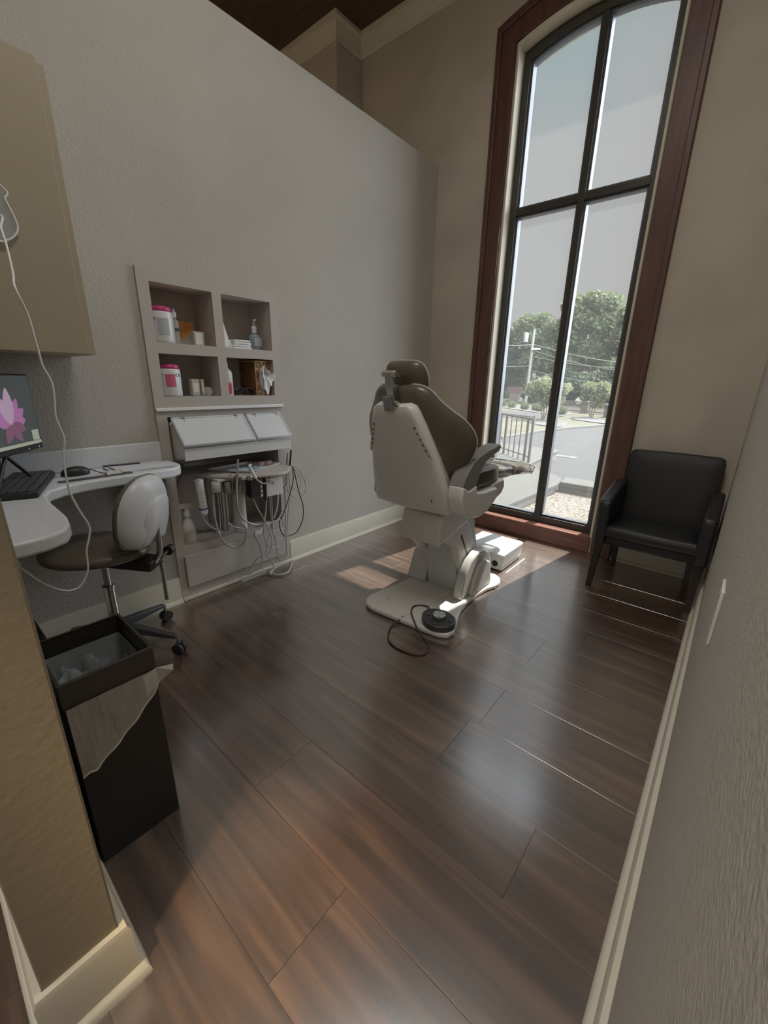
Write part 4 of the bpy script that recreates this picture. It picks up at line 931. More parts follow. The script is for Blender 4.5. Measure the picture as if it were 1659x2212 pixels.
# fender
fd = MB(); fp = [(1.845, .032), (1.855, .10), (1.885, .18), (1.935, .245), (2.00, .275), (2.08, .275), (2.15, .24), (2.19, .18), (2.205, .10), (2.215, .032)]
fd.prism(fp, 0, -1.03, -.975); fd.obj('link_fender', 'offwhite', t, bevel=.012, seg=3)
fd = MB(); fd.prism([(1.93, .032), (1.95, .12), (2.0, .20), (2.06, .225), (2.13, .19), (2.16, .10), (2.17, .032)], 0, -.977, -.952); fd.obj('fender_bulge', 'offwhite', t, bevel=.01, seg=3)
tag_ = MB().prism([(2.02, .262), (2.14, .272), (2.20, .255), (2.10, .246)], 0, -1.03, -.955); tag_.obj('plastic_cover', 'clear', t, bevel=.004)
# mount block
MB().prism([(1.655, .40), (1.655, .50), (1.675, .555), (1.72, .585), (1.93, .585), (1.95, .52), (1.93, .47), (1.74, .425)], 0, -1.265, -1.02).obj('mount_block', 'chairshell', t, bevel=.010, seg=3)
b = MB(); b.box(-1.20, -1.00, 1.70, 1.95, .575, .63); b.obj('swivel', 'black', t, bevel=.01)
# seat pan and covers
MB().prism([(1.60, .63), (1.60, .69), (2.05, .705), (2.05, .63), (1.95, .60), (1.70, .60)], 0, -1.42, -.925).obj('seat_frame', 'offwhite', t, bevel=.014, seg=3)
MB().prism([(2.05, .64), (2.05, .685), (2.60, .655), (2.60, .63)], 0, -1.30, -1.04).obj('leg_rest_frame', 'offwhite', t, bevel=.010)
# seat cushion
so = [(-.21, 1.64), (-.255, 1.72), (-.275, 1.85), (-.275, 1.97), (-.25, 2.06), (-.20, 2.12), (-.10, 2.16), (0, 2.17), (.10, 2.16), (.20, 2.12), (.25, 2.06), (.275, 1.97), (.275, 1.85), (.255, 1.72), (.21, 1.64), (0, 1.62)]
so = [tuple(p)[:2] for p in catmull([Vector((p[0], p[1], 0)) for p in so+so[:1]], 3)[:-1]]
MB().pillow(so, .055, .055, lambda u, v, w: Vector((XD+u, v, 0.718+w+.35*abs(u)**1.7*(1 if w > 0 else .4)-.02*(v > 2.1))), 8, 3.4).obj('seat_cushion', 'vinyl', t, smooth=True)
# leg cushion
lo_ = [(-.185, 2.08), (-.195, 2.3), (-.192, 2.6), (-.185, 2.72), (-.16, 2.79), (-.08, 2.81), (0, 2.812), (.08, 2.81), (.16, 2.79), (.185, 2.72), (.192, 2.6), (.195, 2.3), (.185, 2.08), (0, 2.07)]
lo_ = [tuple(p)[:2] for p in catmull([Vector((p[0], p[1], 0)) for p in lo_+lo_[:1]], 3)[:-1]]
lc = MB().pillow(lo_, .034, .034, lambda u, v, w: Vector((XD+u, v, .735+w-.13*(v-2.08))), 7, 4).obj('leg_cushion', 'vinyl', t, smooth=True)
lf = [(p[0]*1.03, p[1]) for p in lo_ if p[1] > 2.38]; lf = [(-.198, 2.38)]+sorted([p for p in lf if p[0] < 0], key=lambda p: p[1])+sorted([p for p in lf if p[0] >= 0], key=lambda p: -p[1])+[(.198, 2.38)]
MB().pillow(lf, .037, .037, lambda u, v, w: Vector((XD+u, v+(.006 if v > 2.7 else 0), .735+w-.13*(v-2.08))), 6, 5).obj('foot_cover', 'vinylfilm', lc, smooth=True)
for vv in (2.40, 2.70): MB().tube([(XD+u, vv, .735-.13*(vv-2.08)+h_) for u, h_ in ((-.202, 0), (-.19, .030), (0, .041), (.19, .030), (.202, 0), (.19, -.03))], .003, 6, 4).obj('film_band', 'edge', lc, smooth=True)
# back: coordinates u across, s up along the back, w towards the camera
BO = Vector((XD, 1.590, .625)); BS = Vector((0, -.285, .9585)); BN = Vector((0, -.9585, -.285))
def bk(u, s_, w): return BO+Vector((u, 0, 0))+BS*s_+BN*w
co = [(0, .575), (.10, .570), (.150, .545), (.185, .50), (.225, .455), (.275, .405), (.308, .35), (.318, .29), (.300, .23), (.265, .175), (.235, .12), (.215, .05), (.19, .0)]
co = co+[(0, -.01)]+[(-p[0], p[1]) for p in co[::-1][:-1]]
co = [tuple(p)[:2] for p in catmull([Vector((p[0]*.97, p[1]-.008, 0)) for p in co+co[:1]], 3)[:-1]]
MB().pillow(co, .055, .045, lambda u, v, w: bk(u, v, w-.065-1.05*u*u), 10, 3.2).obj('back_cushion', 'vinyl', t, smooth=True)
MB().tube([bk(p[0]*1.0, p[1], -.068-1.05*p[0]**2) for p in co if p[1] > .02], .0042, 6, 1).obj('piping', 'edge', t, smooth=True)
sh = [(0, .495), (.085, .500), (.110, .488), (.124, .46), (.146, .40), (.168, .33), (.189, .25), (.208, .16), (.225, .06), (.232, -.02), (.222, -.038)]
sh = sh+[(0, -.03)]+[(-p[0], p[1]) for p in sh[::-1][:-1]]
bs = MB().pillow(sh, .040, .0, lambda u, v, w: bk(u, v, w-.012-.6*u*u), 8, 6).obj('back_shell', 'chairshell', t, smooth=True)
b = MB(); n = len(sh); P = [bk(u, v, -.012-.6*u*u) for u, v in sh]+[bk(u*.97, v, -.05-.6*u*u) for u, v in sh]
b.add(P, [(i, (i+1) % n, (i+1) % n+n, i+n) for i in range(n)]).obj('shell_edge', 'offwhite', bs, smooth=True)
# grip dots
for s_ in (-1, 1):
    dp = MB().pillow([(-.018, .265), (-.010, .40), (.004, .405), (.012, .30), (.010, .255)], .003, 0, lambda u, v, w, s_=s_: bk(s_*(.150-.0*(v)+u-(v-.33)*.38), v, w+.024-.6*(.15-(v-.33)*.38)**2), 3, 6).obj('grip_panel', 'chairshell', bs, smooth=True)
    for k in range(6):
        v_ = .405-.026*k; u_ = s_*(.150-(v_-.33)*.38-.004); b = MB(); c_ = bk(u_, v_, .0265-.6*u_*u_)
        b.tube([c_, c_+BN*.003], .0062 if k < 5 else .003, 10, smooth=False); b.obj('grip_dot', 'armpad', dp, smooth=True)
MB().obox(bk(.155, .045, .028-.6*.155**2), (1, 0, 0), BS, BN, .002, .006, .0015).obj('shell_slot', 'black', bs)
# headrest
HC = Vector((XD+.004, 1.53, 1.198))
ho = [(-.117, .00), (-.113, .035), (-.09, .062), (-.04, .070), (.04, .070), (.09, .062), (.113, .035), (.117, .0), (.108, -.035), (.075, -.062), (.03, -.07), (-.03, -.07), (-.075, -.062), (-.108, -.035)]
ho = [tuple(p)[:2] for p in catmull([Vector((p[0]*.95, p[1]*1.28, 0)) for p in ho+ho[:1]], 3)[:-1]]
def hfn(u, v, w): return HC+Vector((u, 0, 0))+BS*v+BN*(w-1.6*u*u)
hd = MB().pillow(ho, .045, .035, hfn, 8, 2.8).obj('headrest', 'vinyl', t, smooth=True)
MB().tube([hfn(p[0]*1.0, p[1]*1.0, 0) for p in ho+ho[:1]], .0035, 6, 1).obj('piping', 'edge', hd, smooth=True)
b = MB(); a_ = Vector((XD+.004, 1.415, 1.228)); z_ = Vector((XD+.012, 1.435, 1.108)); dd = (a_-z_).normalized()
b.obox((a_+z_)/2, (1, 0, 0), dd, dd.cross(Vector((1, 0, 0))), .018, (a_-z_).length/2, .014)
b.tube([a_+Vector((-.034, 0, 0)), a_+Vector((.034, 0, 0))], .014, 14, smooth=False)
b.tube([a_+Vector((.02, 0, 0)), HC+Vector((.02, -.04, .02))], .009, 8, smooth=False)
b.obj('headrest_arm', 'chrome', t, bevel=.002)
b = MB().tube([z_+Vector((-.026, 0, 0)), z_+Vector((.03, 0, 0))], .012, 12, smooth=False); b.tube([z_+Vector((.0, 0, 0)), z_+Vector((0, .004, -.02))], .014, 12, smooth=False); b.obj('arm_pivot', 'chrome', t, smooth=True)
MB().obox(bk(0, .51, .030), (1, 0, 0), BS, BN, .022, .032, .008).obj('headrest_bracket', 'steel', t, bevel=.002)
# armrest
ap = [(1.938, .906), (1.930, .882), (1.86, .864), (1.80, .846), (1.755, .815), (1.728, .775), (1.712, .738), (1.64, .722), (1.583, .752), (1.60, .79), (1.64, .83), (1.675, .855), (1.71, .872), (1.80, .893), (1.925, .912)]
MB().prism(ap, 0, -.945, -.872).obj('armrest', 'armpad', t, bevel=.005, seg=3)
hp2 = [(1.583, .757), (1.64, .728), (1.712, .742), (1.722, .705), (1.80, .694), (1.86, .693), (1.935, .693), (1.942, .66), (1.93, .625), (1.84, .580), (1.75, .572), (1.66, .592), (1.60, .63), (1.572, .70)]
MB().prism(hp2, 0, -.945, -.868).obj('armrest_mount', 'chairshell', t, bevel=.010, seg=3)
MB().prism([(1.93, .70), (2.07, .712), (2.085, .67), (2.06, .635), (1.98, .61), (1.93, .625)], 0, -.945, -.895).obj('side_cover', 'offwhite', t, bevel=.010, seg=3)
MB().tube([(-.90, 1.80, .59), (-.895, 1.83, .573)], .009, 12, smooth=False).obj('release_lever', 'white', t, smooth=True)

# foot control standing on the base
t = thing('foot_control', 'round charcoal foot control with grey dial resting on the chair base plate', 'foot control', (-.94, 1.575, .03))
FC = Vector((-.945, 1.578, .032))
fo_ = []
for i in range(36):
    a = 2*PI*i/36; r_ = .082*(1+.18*max(0, math.cos(a-2.7))**3); fo_.append((FC.x+r_*math.cos(a)*1.05, FC.y+r_*math.sin(a)*.98))
MB().prism(fo_, 2, .031, .064).obj('control_body', 'foot', t, bevel=.007, seg=3)
MB().lathe([(.036, 0), (.036, .016), (.033, .020), (.001, .020)], (FC.x, FC.y, .063), 28).obj('dial_base', 'foot', t, smooth=True)
MB().lathe([(.032, 0), (.032, .003), (.001, .003)], (FC.x, FC.y, .083), 28).obj('dial_face', 'label', t, smooth=True)
for k in range(4):
    a = k*PI/2+.5; c_ = Vector((FC.x+.023*math.cos(a), FC.y+.023*math.sin(a), .0862)); u_ = Vector((math.cos(a), math.sin(a), 0)); v_ = Vector((-u_.y, u_.x, 0))
    MB().prism([((c_+u_*.005).x, (c_+u_*.005).y), ((c_-u_*.003+v_*.005).x, (c_-u_*.003+v_*.005).y), ((c_-u_*.003-v_*.005).x, (c_-u_*.003-v_*.005).y)], 2, .0860, .0866).obj('arrow_mark', 'ink', t)
cm3 = [(-.008, .006), (-.003, .001), (.0, -.003), (.003, .002), (.009, .0)]
MB().tube([(FC.x+p[0], FC.y+p[1], .0864) for p in cm3], .0008, 5, smooth=False).obj('centre_mark', 'ink', t)
for k in range(4):
    a = k*PI/2+.18; MB().lathe([(.010, 0), (.010, .005), (.006, .008), (.001, .009)], (FC.x+.060*math.cos(a), FC.y+.060*math.sin(a), .0635), 16).obj('button', 'foot', t, smooth=True)
fc = [(-1.025, 1.60, .05), (-1.06, 1.655, .045), (-1.105, 1.66, .037), (-1.135, 1.62, .036), (-1.105, 1.56, .036), (-1.03, 1.492, .036), (-.985, 1.462, .02), (-.92, 1.44, .006), (-.885, 1.40, .005), (-.878, 1.355, .005), (-.91, 1.325, .005), (-.96, 1.312, .005), (-1.02, 1.31, .005), (-1.075, 1.335, .005), (-1.115, 1.39, .005), (-1.135, 1.44, .006), (-1.125, 1.478, .018), (-1.118, 1.505, .035)]
MB().tube(fc, .0042, 8, 5).obj('cable', 'brown', t, smooth=True)

# junction box under the leg rest
t = thing('floor_junction_box', 'low white utility box on the floor beneath the leg rest', 'box', (-1.15, 2.58, 0))
jx0, jx1, jy0, jy1, jz = -1.315, -.985, 2.405, 2.745, .118
MB().box(jx0+.012, jx1-.01, jy0+.008, jy1-.008, .008, jz-.012).obj('box_body', 'offwhite', t, bevel=.006)
MB().prism([(jx0, jy0+.012), (jx1-.045, jy0), (jx1-.02, jy0+.0), (jx1, jy0+.0), (jx1, jy1-.02), (jx1-.02, jy1), (jx0, jy1)], 2, jz-.014, jz+.006).obj('lid', 'white', t, bevel=.006, seg=3)
b = MB(); b.tube([(-1.045, jy0+.0085, .05), (-1.045, jy0+.0065, .05)], .021, 20, smooth=False); b.obj('cable_hole', 'black', t, smooth=True)
MB().tube([(-1.06, jy0+.006, .04), (-1.045, jy0+.0, .055), (-1.03, jy0+.006, .045)], .003, 6).obj('cable_stub', 'brown', t, smooth=True)
MB().box(jx1-.011, jx1-.0085, jy0+.012, jy1-.012, .012, .03).obj('base_strip', 'cab', t)
tag(MB().box(-.972, -.962, 2.43, 2.74, .0, .0015).obj('floor_tape', 'cardcream'), 'pale strip of tape on the floor beside the white utility box', 'tape')

# ------------------------------------------------------------------ armchair
t = thing('waiting_armchair', 'black leather armchair with dark wooden legs against the window wall', 'armchair', (-.25, 2.87, 0))
ax0, ax1 = -.525, .030
for (x_, y_, tx, ty) in ((-.495, 2.655, -.012, -.035), (.000, 2.685, .0, -.035), (-.470, 3.045, .005, .03), (-.045, 3.06, -.0, .03)):
    b = MB(); s0, s1 = .022, .014
    frust(b, ring(x_+tx-s1, x_+tx+s1, y_+ty-s1, y_+ty+s1, 0), ring(x_-s0, x_+s0, y_-s0, y_+s0, .30)); b.obj('leg', 'darkwood', t, bevel=.002)
MB().box(ax0+.05, ax1-.05, 2.66, 3.06, .275, .335).obj('seat_rail', 'blackv', t, bevel=.012)
sc = [(-.225, -.235), (.225, -.235), (.235, -.22), (.235, .20), (-.235, .20), (-.235, -.22)]
SX, SY = -.248, 2.86
so = [(-.215, -.235), (0, -.245), (.215, -.235), (.232, -.21), (.232, 0), (.232, .2), (-.232, .2), (-.232, 0), (-.232, -.21)]
so = [tuple(p)[:2] for p in catmull([Vector((p[0], p[1], 0)) for p in so+so[:1]], 3)[:-1]]
MB().pillow(so, .055, .03, lambda u, v, w: Vector((SX+u, SY+v, .355+w-.03*(v+.2)/.4)), 7, 4.5).obj('seat_cushion', 'blackv', t, smooth=True)
# back
bo2 = [(-.247, 0), (-.253, .2), (-.250, .40), (-.242, .435), (-.22, .448), (0, .452), (.22, .448), (.242, .435), (.250, .40), (.253, .2), (.247, 0)]
def bfn2(u, v, w): return Vector((SX+u*(.94+.06*v/.45), 3.035+.07*v/.45+w*.98, .36+v))
bo3 = bo2+[(.12, -.02), (0, -.02), (-.12, -.02)]
MB().pillow(bo3, .03, .035, bfn2, 6, 7).obj('backrest', 'blackv', t, smooth=True)
# arms: side panels with sloping padded top
for s_, xa in ((-1, -.533), (1, -.034)):
    prof_ = [(2.63, .275), (2.615, .50), (2.625, .545), (2.66, .562), (2.80, .590), (2.98, .625), (3.03, .62), (3.03, .275)]
    MB().prism(prof_, 0, xa, xa+.067).obj('armrest', 'blackv', t, bevel=.016, seg=4)

# cover plate on the right wall
t = thing('cover_plate', 'thin blank cover plate on the right wall above the baseboard', 'cover plate', (XR, .92, .80))
p = pl(1552, 1322, 0, XR)
MB().box(XR-.006, XR-.0, p.y-.035, p.y+.035, p.z-.055, p.z+.055).obj('plate', 'offwhite', t, bevel=.002)
MB().lathe([(.003, 0), (.003, .0008)], (0, 0, 0), 8).obj('screw', 'steel', t)
o = t.children[-1]; o.data.transform(Matrix.Translation((XR-.006, p.y, p.z+.04)) @ Matrix.Rotation(-PI/2, 4, 'Y'))

# ------------------------------------------------------------------ outdoors
b = MB(); b.box(-60, 40, YB+.1, 120, -1.2, -.42); struct(b.obj('ground', 'gravel'))
b = MB(); b.prism([(-1.655, YB+.11), (.9, YB+.11), (.9, 5.28), (-1.61, 5.42), (-1.60, 5.25), (-1.625, 4.8)], 2, -.42, -.13); tag(b.obj('leaf_litter', 'mulch'), 'bed of pale leaf litter between the window and the low wall', 'leaf litter', kind='stuff')
# planter / porch wall
ed = [(-1.70, YB+.01), (-1.675, 4.2), (-1.645, 4.8), (-1.62, 5.25), (-1.63, 5.45), (-1.69, 5.65), (-1.80, 5.80), (-1.98, 5.92), (-2.4, 6.2), (-2.55, 8.2), (-9, 8.2), (-9, YB+.01)]
po = MB().prism(ed, 2, -.5, -.06).obj('porch_wall', 'planter')
tag(po, 'tan rounded porch wall with pale top outside the left pane', 'porch wall')
ed2 = [(p[0]+(.03 if p[0] > -8 else 0), p[1]+(.02 if 5.4 < p[1] < 6.5 else 0)) for p in ed]
cp_ = MB().prism(ed2, 2, -.06, 0).obj('wall_cap', 'plantercap', po, bevel=.015)
b2 = MB(); b2.prism([(-1.62, 5.46), (6, 5.30), (6, 5.62), (-1.66, 5.78)], 2, -.42, -.07)
lw = b2.obj('garden_wall', 'planter'); tag(lw, 'low tan wall behind the leaf litter outside the right pane', 'garden wall')
MB().prism([(-1.60, 5.43), (6, 5.27), (6, 5.65), (-1.64, 5.81)], 2, -.07, .0).obj('wall_cap', 'plantercap', lw, bevel=.012)
# parking lot, kerb, lawn, street
K1, K2 = Vector((-4.572, 10.17, 0)), Vector((-3.75, 16.04, 0))
lot = [(-9, 8.2), (-9, 9.2), (-5.5, 9.7), (-4.572, 10.17), (-4.45, 12.3), (-4.15, 14.2), (-3.55, 16.4), (-1.5, 22), (4, 36), (25, 36), (25, 5.7), (-1.5, 5.7), (-1.9, 5.9), (-2.4, 6.3), (-2.55, 8.2)]
struct(MB().prism(lot, 2, -.42, -.2).obj('ground_parking', 'concrete'))
kl = [(-9, 9.2), (-5.5, 9.7), (-4.572, 10.17), (-4.45, 12.3), (-4.15, 14.2), (-3.55, 16.4), (-1.5, 22), (4, 36)]
b = MB()
for i in range(len(kl)-1):
    p, q = Vector((*kl[i], 0)), Vector((*kl[i+1], 0)); d_ = (q-p).normalized(); n_ = Vector((-d_.y, d_.x, 0))*.16
    b.prism([(p.x, p.y), (q.x, q.y), (q.x+n_.x, q.y+n_.y), (p.x+n_.x, p.y+n_.y)], 2, -.3, -.13)
struct(b.obj('kerb', 'curb'))
lawn = [(p[0]-.12, p[1]+.05) for p in kl]+[(4, 70), (-60, 70), (-60, 9.3)]
struct(MB().prism(lawn, 2, -.4, -.15).obj('ground_lawn', 'grass'))
st_ = [(p.x, p.y) for p in (pl(1040, 884, 2, -.14), pl(1085, 886, 2, -.14), pl(1150, 891, 2, -.14), pl(1196, 901, 2, -.14), pl(1188, 908, 2, -.14), pl(1140, 905, 2, -.14), pl(1085, 901, 2, -.14), pl(1040, 898, 2, -.14))]
struct(MB().prism(st_, 2, -.16, -.135).obj('ground_street', 'concrete'))
isl = [pl(x_, y_, 2, -.12) for x_, y_ in ((1145, 912), (1180, 905), (1205, 905), (1228, 912), (1222, 922), (1195, 921), (1165, 917))]
struct(MB().prism([(p.x, p.y) for p in isl], 2, -.16, -.125).obj('ground_gravel_bed', 'gravel'))
isl = [pl(x_, y_, 2, -.12) for x_, y_ in ((1085, 868), (1215, 884), (1240, 893), (1215, 899), (1085, 880))]
struct(MB().prism([(p.x, p.y) for p in isl], 2, -.16, -.12).obj('ground_gravel_strip', 'gravel'))
isl = [pl(x_, y_, 2, -.12) for x_, y_ in ((1235, 905), (1262, 898), (1310, 908), (1310, 915), (1270, 910))]
struct(MB().prism([(p.x, p.y) for p in isl], 2, -.16, -.12).obj('ground_mulch_patch', 'gravel'))
p = pl(1206, 984, 2, -.195); tag(MB().box(p.x-.35, p.x+.35, p.y-.1, p.y+.12, -.2, -.193).obj('drain_grate', 'grate'), 'dark drain grate set in the pale parking lot', 'drain')

# railing
rl = thing('iron_railing', 'brown iron picket railing on the porch outside the left pane', 'railing', (-2.6, 6.6, 0))
RA, RB = Vector((-2.42, 6.45, 0)), Vector((-3.75, 7.5, 0))
MB().tube([RA+Vector((0, 0, .675)), RB+Vector((0, 0, .675))], .016, 6, smooth=False).obj('top_rail', 'rail', rl)
MB().tube([RA+Vector((0, 0, .09)), RB+Vector((0, 0, .09))], .010, 6, smooth=False).obj('bottom_rail', 'rail', rl)
for k, f_ in enumerate((0, .085, .2, .3, .4, .5, .61, .72, .83, .95)):
    q = RA+(RB-RA)*f_; post = k in (0, 1, 5)
    MB().box(q.x-(.018 if post else .008), q.x+(.018 if post else .008), q.y-(.018 if post else .008), q.y+(.018 if post else .008), 0, .675).obj('post' if post else 'picket', 'rail', rl)
r2 = thing('iron_handrail', 'thin second handrail running behind the picket railing', 'railing', (-4, 8, 0))
MB().tube([(-2.62, 7.0, .665), (-4.6, 7.6, .70)], .010, 6, smooth=False).obj('top_rail', 'rail', r2)
for x_, y_ in ((-2.62, 7.0), (-3.3, 7.2), (-4.0, 7.42)): MB().box(x_-.008, x_+.008, y_-.008, y_+.008, 0, .69).obj('post', 'rail', r2)

# foliage
def leafcloud(clumps, n, size, rnd):
    v = []; f = []
    tot = sum(c[3]**2 for c in clumps)
    for (cx_, cy_, cz_, r_) in clumps:
        k = int(n*r_*r_/tot)
        for i in range(k):
            while True:
                p = Vector((rnd.uniform(-1, 1), rnd.uniform(-1, 1), rnd.uniform(-1, 1)))
                if p.length < 1: break
            p = p.normalized()*(p.length**.5)*r_*(1+.25*rnd.uniform(-1, 1)); p.z *= .85; c = Vector((cx_, cy_, cz_))+p
            a = Vector((rnd.uniform(-1, 1), rnd.uniform(-1, 1), rnd.uniform(-1, 1))).normalized(); b_ = a.orthogonal().normalized(); s_ = size*rnd.uniform(.6, 1.4)
            o = len(v); v += [c-a*s_, c+b_*s_*.5, c+a*s_, c-b_*s_*.5]; f.append((o, o+1, o+2, o+3))
    return v, f
def tree(name, label, cat, base, height, crown, n, size, lm, group, trunk_r, seed, stems=1, clumps=None):
    rnd = random.Random(seed); t = thing(name, label, cat, base, group)
    bx_, by_, bz_ = base
    if clumps is None:
        clumps = []
        cw, ch, c0 = crown
        for i in range(16):
            a = rnd.uniform(0, 2*PI); rr_ = rnd.random()**.5*cw*.75; z = rnd.uniform(0, 1)
            rr_ *= math.sin(PI*(.25+.6*z))
            clumps.append((bx_+rr_*math.cos(a), by_+rr_*math.sin(a), bz_+c0+z*ch, cw*rnd.uniform(.28, .45)))
    v, f = leafcloud(clumps, n, size, rnd)
    mb = MB(); mb.v = v; mb.f = f
    me = bpy.data.meshes.new('foliage'); me.from_pydata([tuple(p) for p in v], [], f); me.materials.append(M[lm]); o = bpy.data.objects.new('foliage', me); C.objects.link(o); attach(o, t)
    b = MB()
    for s_ in range(stems):
        dx = (s_-(stems-1)/2)*trunk_r*3; tgt = clumps[s_ % len(clumps)]
        b.tube([(bx_+dx*.3, by_, bz_), (bx_+dx, by_, bz_+(crown[2] if crown else 1)*.6), (tgt[0]*.4+bx_*.6, tgt[1]*.4+by_*.6, bz_+height*.6)], trunk_r, 7, 4, r1=trunk_r*.4)
    for c in clumps[:8]: b.tube([(bx_, by_, bz_+height*.3), ((bx_+c[0])/2, (by_+c[1])/2, bz_+height*.45), (c[0], c[1], c[2])], trunk_r*.45, 5, 3, r1=trunk_r*.12)
    b.obj('trunk', 'bark', t, smooth=True)
    return t
def clp(lst, Y):
    """crown clumps measured on a plane at distance Y: (px, py, radius px)"""
    out = []
    for (x_, y_, r_) in lst:
        for dy in (-.9, .6):
            c = pl(x_+random.uniform(-3, 3), y_+random.uniform(-3, 3), 1, Y); e = pl(x_+r_, y_, 1, Y)
            rr_ = (e-c).length; out.append((c.x, c.y+dy*rr_, c.z, rr_))
    return out
def treepx(label, base, Y, lst, n, size, lm, tr, seed, name='roadside_tree', stems=1):
    q = pl(base[0], base[1], 1, Y); base = (q.x, Y, -.16)
    cl = clp(lst, Y); h = max(c[2] for c in cl)+.2
    return tree(name, label, 'tree', base, h, (1, 1, h*.45), n, size, lm, 'trees behind the street' if name == 'roadside_tree' else 'young crepe trees on the lawn', tr, seed, stems, cl)
treepx('tall leafy tree filling the right pane beyond the street', (1262, 880), 33, [(1250, 665, 22), (1285, 650, 20), (1320, 660, 22), (1350, 680, 22), (1230, 700, 20), (1270, 700, 26), (1315, 710, 28), (1345, 735, 28), (1240, 740, 22), (1285, 760, 30), (1330, 790, 28), (1240, 785, 22), (1365, 700, 20), (1225, 660, 9)], 15000, .16, 'leaf_mid', .22, 1)
treepx('rounded tree seen left of the mullion behind the street lamp', (1165, 870), 34, [(1150, 705, 22), (1175, 695, 18), (1190, 715, 20), (1165, 735, 26), (1190, 760, 26), (1200, 725, 14), (1165, 780, 24), (1205, 790, 20)], 9000, .16, 'leaf_mid', .2, 2)
treepx('darker tree at the far left behind the lamp post', (1118, 870), 36, [(1125, 725, 16), (1112, 745, 16), (1130, 755, 20), (1105, 775, 18), (1125, 795, 22), (1108, 815, 18), (1130, 830, 18)], 7000, .17, 'leaf_dark', .2, 3)
treepx('dark broad tree behind the right hand young tree', (1300, 885), 30, [(1290, 820, 24), (1320, 830, 26), (1345, 800, 24), (1260, 830, 22), (1340, 850, 24), (1290, 850, 20), (1310, 865, 18)], 8000, .15, 'leaf_dark', .2, 4)
treepx('low dark tree in the gap behind the mullion', (1215, 880), 31, [(1215, 820, 22), (1235, 845, 20), (1205, 850, 20), (1180, 835, 20), (1225, 870, 14), (1155, 850, 16), (1200, 868, 12)], 7000, .15, 'leaf_dark', .18, 5)
treepx('tree closing the view beyond the left end of the street', (1085, 870), 38, [(1085, 770, 24), (1070, 800, 26), (1090, 820, 22), (1100, 850, 16), (1075, 845, 20)], 5000, .18, 'leaf_mid', .2, 6)
treepx('tree closing the view beyond the right jamb', (1400, 880), 32, [(1380, 740, 34), (1385, 790, 34), (1375, 840, 30), (1390, 690, 24)], 6000, .17, 'leaf_dark', .22, 8)
treepx('young pale green tree left of the mullion on the lawn', (1172, 912), 16.6, [(1160, 835, 14), (1175, 826, 13), (1190, 838, 15), (1208, 845, 14), (1222, 842, 10), (1165, 852, 13), (1190, 858, 13), (1150, 848, 9), (1210, 862, 9)], 4200, .055, 'leaf_light', .035, 10, 'young_lawn_tree', 3)
treepx('young pale green tree seen in the right pane', (1276, 906), 19.5, [(1275, 835, 12), (1290, 838, 12), (1305, 838, 12), (1318, 848, 11), (1268, 848, 11), (1285, 855, 12), (1302, 858, 11), (1325, 862, 8), (1262, 860, 8), (1298, 872, 7)], 4200, .06, 'leaf_light', .035, 11, 'young_lawn_tree', 3)
# clipped bushes, each a thing
rnd = random.Random(21); v, f = leafcloud([(0, 0, .32, .40), (0, 0, .30, .30)], 1100, .055, rnd)
me = bpy.data.meshes.new('clipped_bush'); me.from_pydata([tuple(p) for p in v], [], f); me.materials.append(M['leaf_mid'])
proto = None
for (px, py, lb) in ((1105, 881, 'round clipped bush, first from the left beyond the street'), (1133, 885, 'round clipped bush beside the foot of the street lamp'), (1157, 887, 'round clipped bush, left one of the touching pair'), (1165, 889, 'round clipped bush, right one of the touching pair'), (1212, 896, 'round clipped bush just right of the mullion'), (1086, 878, 'clipped bush half hidden by the left window frame')):
    p = pl(px, py, 2, -.14)
    if proto is None: proto = bpy.data.objects.new('clipped_bush', me); o = proto
    else: o = proto.copy()
    C.objects.link(o); o.location = (p.x, p.y, -.16); o.scale = (.55, .55, .6); tag(o, lb, 'bush', 'clipped bushes beyond the street')
# utility pole with lamp
t = thing('street_lamp_pole', 'grey utility pole with a lamp arm and transformer left of the mullion', 'pole', (-11.5, 29, 0))
PY = 29; a_ = pl(1134, 878, 1, PY); z_ = pl(1147, 712, 1, PY)
MB().tube([(a_.x, PY, -.2), (a_.x+.02, PY, z_.z)], .11, 10, smooth=False, r1=.08).obj('pole_shaft', 'pole', t, smooth=True)
c_ = pl(1142, 755, 1, PY); d_ = pl(1158, 754, 1, PY)
MB().tube([(a_.x, PY, c_.z-.15), (a_.x+.3, PY-.1, c_.z+.05), (d_.x, PY-.2, d_.z)], .035, 6).obj('lamp_arm', 'pole', t, smooth=True)
MB().obox((d_.x+.05, PY-.2, d_.z-.02), (1, 0, 0), (0, 1, 0), (0, 0, 1), .28, .12, .05).obj('lamp_head', 'whitem', t, bevel=.03)
c_ = pl(1138, 731, 1, PY); MB().lathe([(.16, 0), (.16, .55), (.1, .6)], (c_.x, PY-.15, c_.z-.25), 14).obj('transformer', 'pole', t, smooth=True)
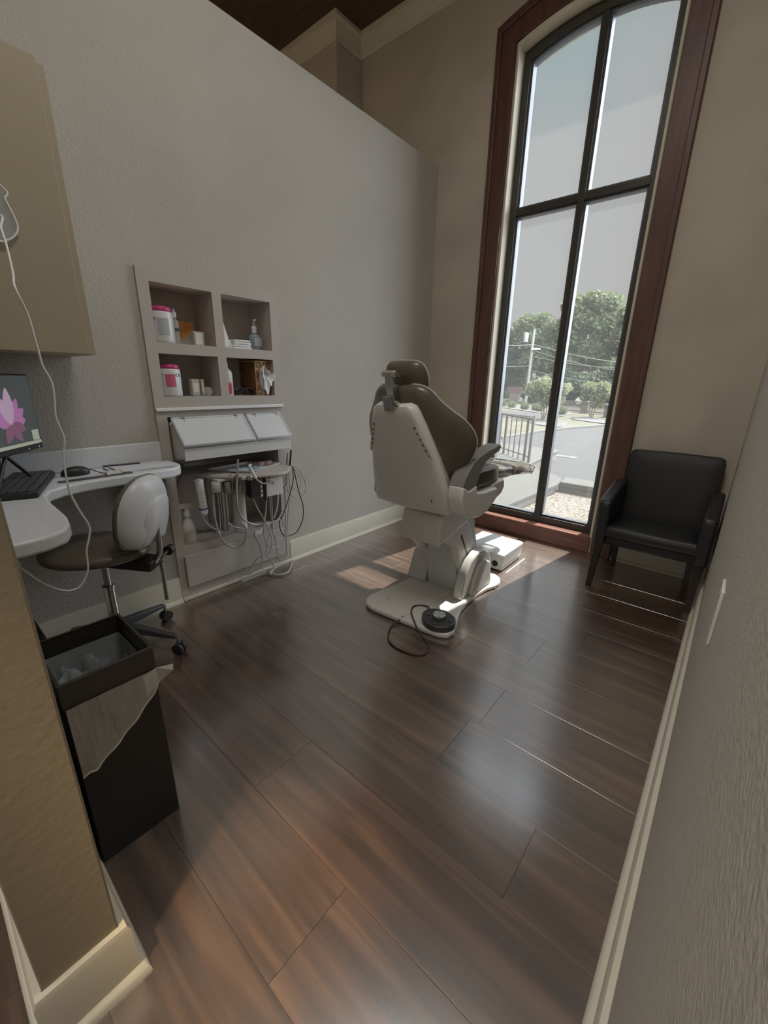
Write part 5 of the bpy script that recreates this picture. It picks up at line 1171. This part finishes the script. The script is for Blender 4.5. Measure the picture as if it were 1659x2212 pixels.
for (p0_, p1_, r_) in (((1147, 744), (1400, 792), .022), ((1147, 757), (1400, 812), .018), ((1147, 800), (1400, 838), .014), ((1144, 745), (1040, 735), .018), ((1144, 790), (1040, 782), .014), ((1147, 770), (1400, 800), .014)):
    a1, b1 = pl(*p0_, 1, PY), pl(*p1_, 1, PY-5); a1.x = a_.x+.05; mid = (a1+b1)/2-Vector((0, 0, .15))
    MB().tube([a1, mid, b1], r_, 5).obj('overhead_wire', 'pole', t)
# brick columns, fence, sign
for (x0, x1, y0, y1, Y, lb) in ((1254, 1273, 871, 903, 22.5, 'tan brick gate column left of the pale tree trunk'), (1303, 1330, 878, 915, 20.5, 'tan brick gate column at the right jamb')):
    a1, b1 = pl(x0, y1, 1, Y), pl(x1, y0, 1, Y)
    cl_ = thing('gate_column', lb, 'column', ((a1.x+b1.x)/2, Y, -.16), 'gate columns')
    MB().box(a1.x, b1.x, Y-.25, Y+.25, -.2, b1.z).obj('shaft', 'brick', cl_, bevel=.02)
    MB().box(a1.x-.05, b1.x+.05, Y-.3, Y+.3, b1.z, b1.z+.08).obj('cap', 'curb', cl_, bevel=.01)
t = thing('iron_fence', 'low dark iron fence between the gate columns', 'fence', (-6, 22.8, -.16))
a1, b1 = pl(1205, 885, 1, 23), pl(1340, 890, 1, 21.5)
b = MB(); b.tube([(a1.x, 23, .38), (b1.x, 21.5, .38)], .02, 5, smooth=False); b.tube([(a1.x, 23, -.05), (b1.x, 21.5, -.05)], .02, 5, smooth=False); b.obj('rails', 'rail', t)
b = MB()
for k in range(60):
    q = k/59; x_ = a1.x+(b1.x-a1.x)*q; y_ = 23-1.5*q; b.box(x_-.01, x_+.01, y_-.01, y_+.01, -.16, .42)
o = b.obj('pickets', 'rail', t); o['kind'] = 'stuff'
t = thing('roadside_sign', 'low brown sign panel beyond the street at the far left', 'sign', (-10, 27, 0))
a1, b1 = pl(1096, 852, 1, 27), pl(1127, 841, 1, 27)
MB().box(a1.x, b1.x, 27, 27.15, a1.z+.1, b1.z+.1).obj('sign_panel', 'signbrown', t, bevel=.02)
MB().box(a1.x+.15, b1.x-.15, 26.98, 27.17, -.3, a1.z+.1).obj('sign_base', 'brick', t)
tag(MB().tube([tuple(pl(1060, 866, 1, 28)), tuple(pl(1100, 868, 1, 28)), tuple(pl(1132, 872, 1, 28))], .2, 8, 3).obj('low_hedge', 'leaf_dark', smooth=True), 'low dark hedge in front of the brown sign', 'hedge')
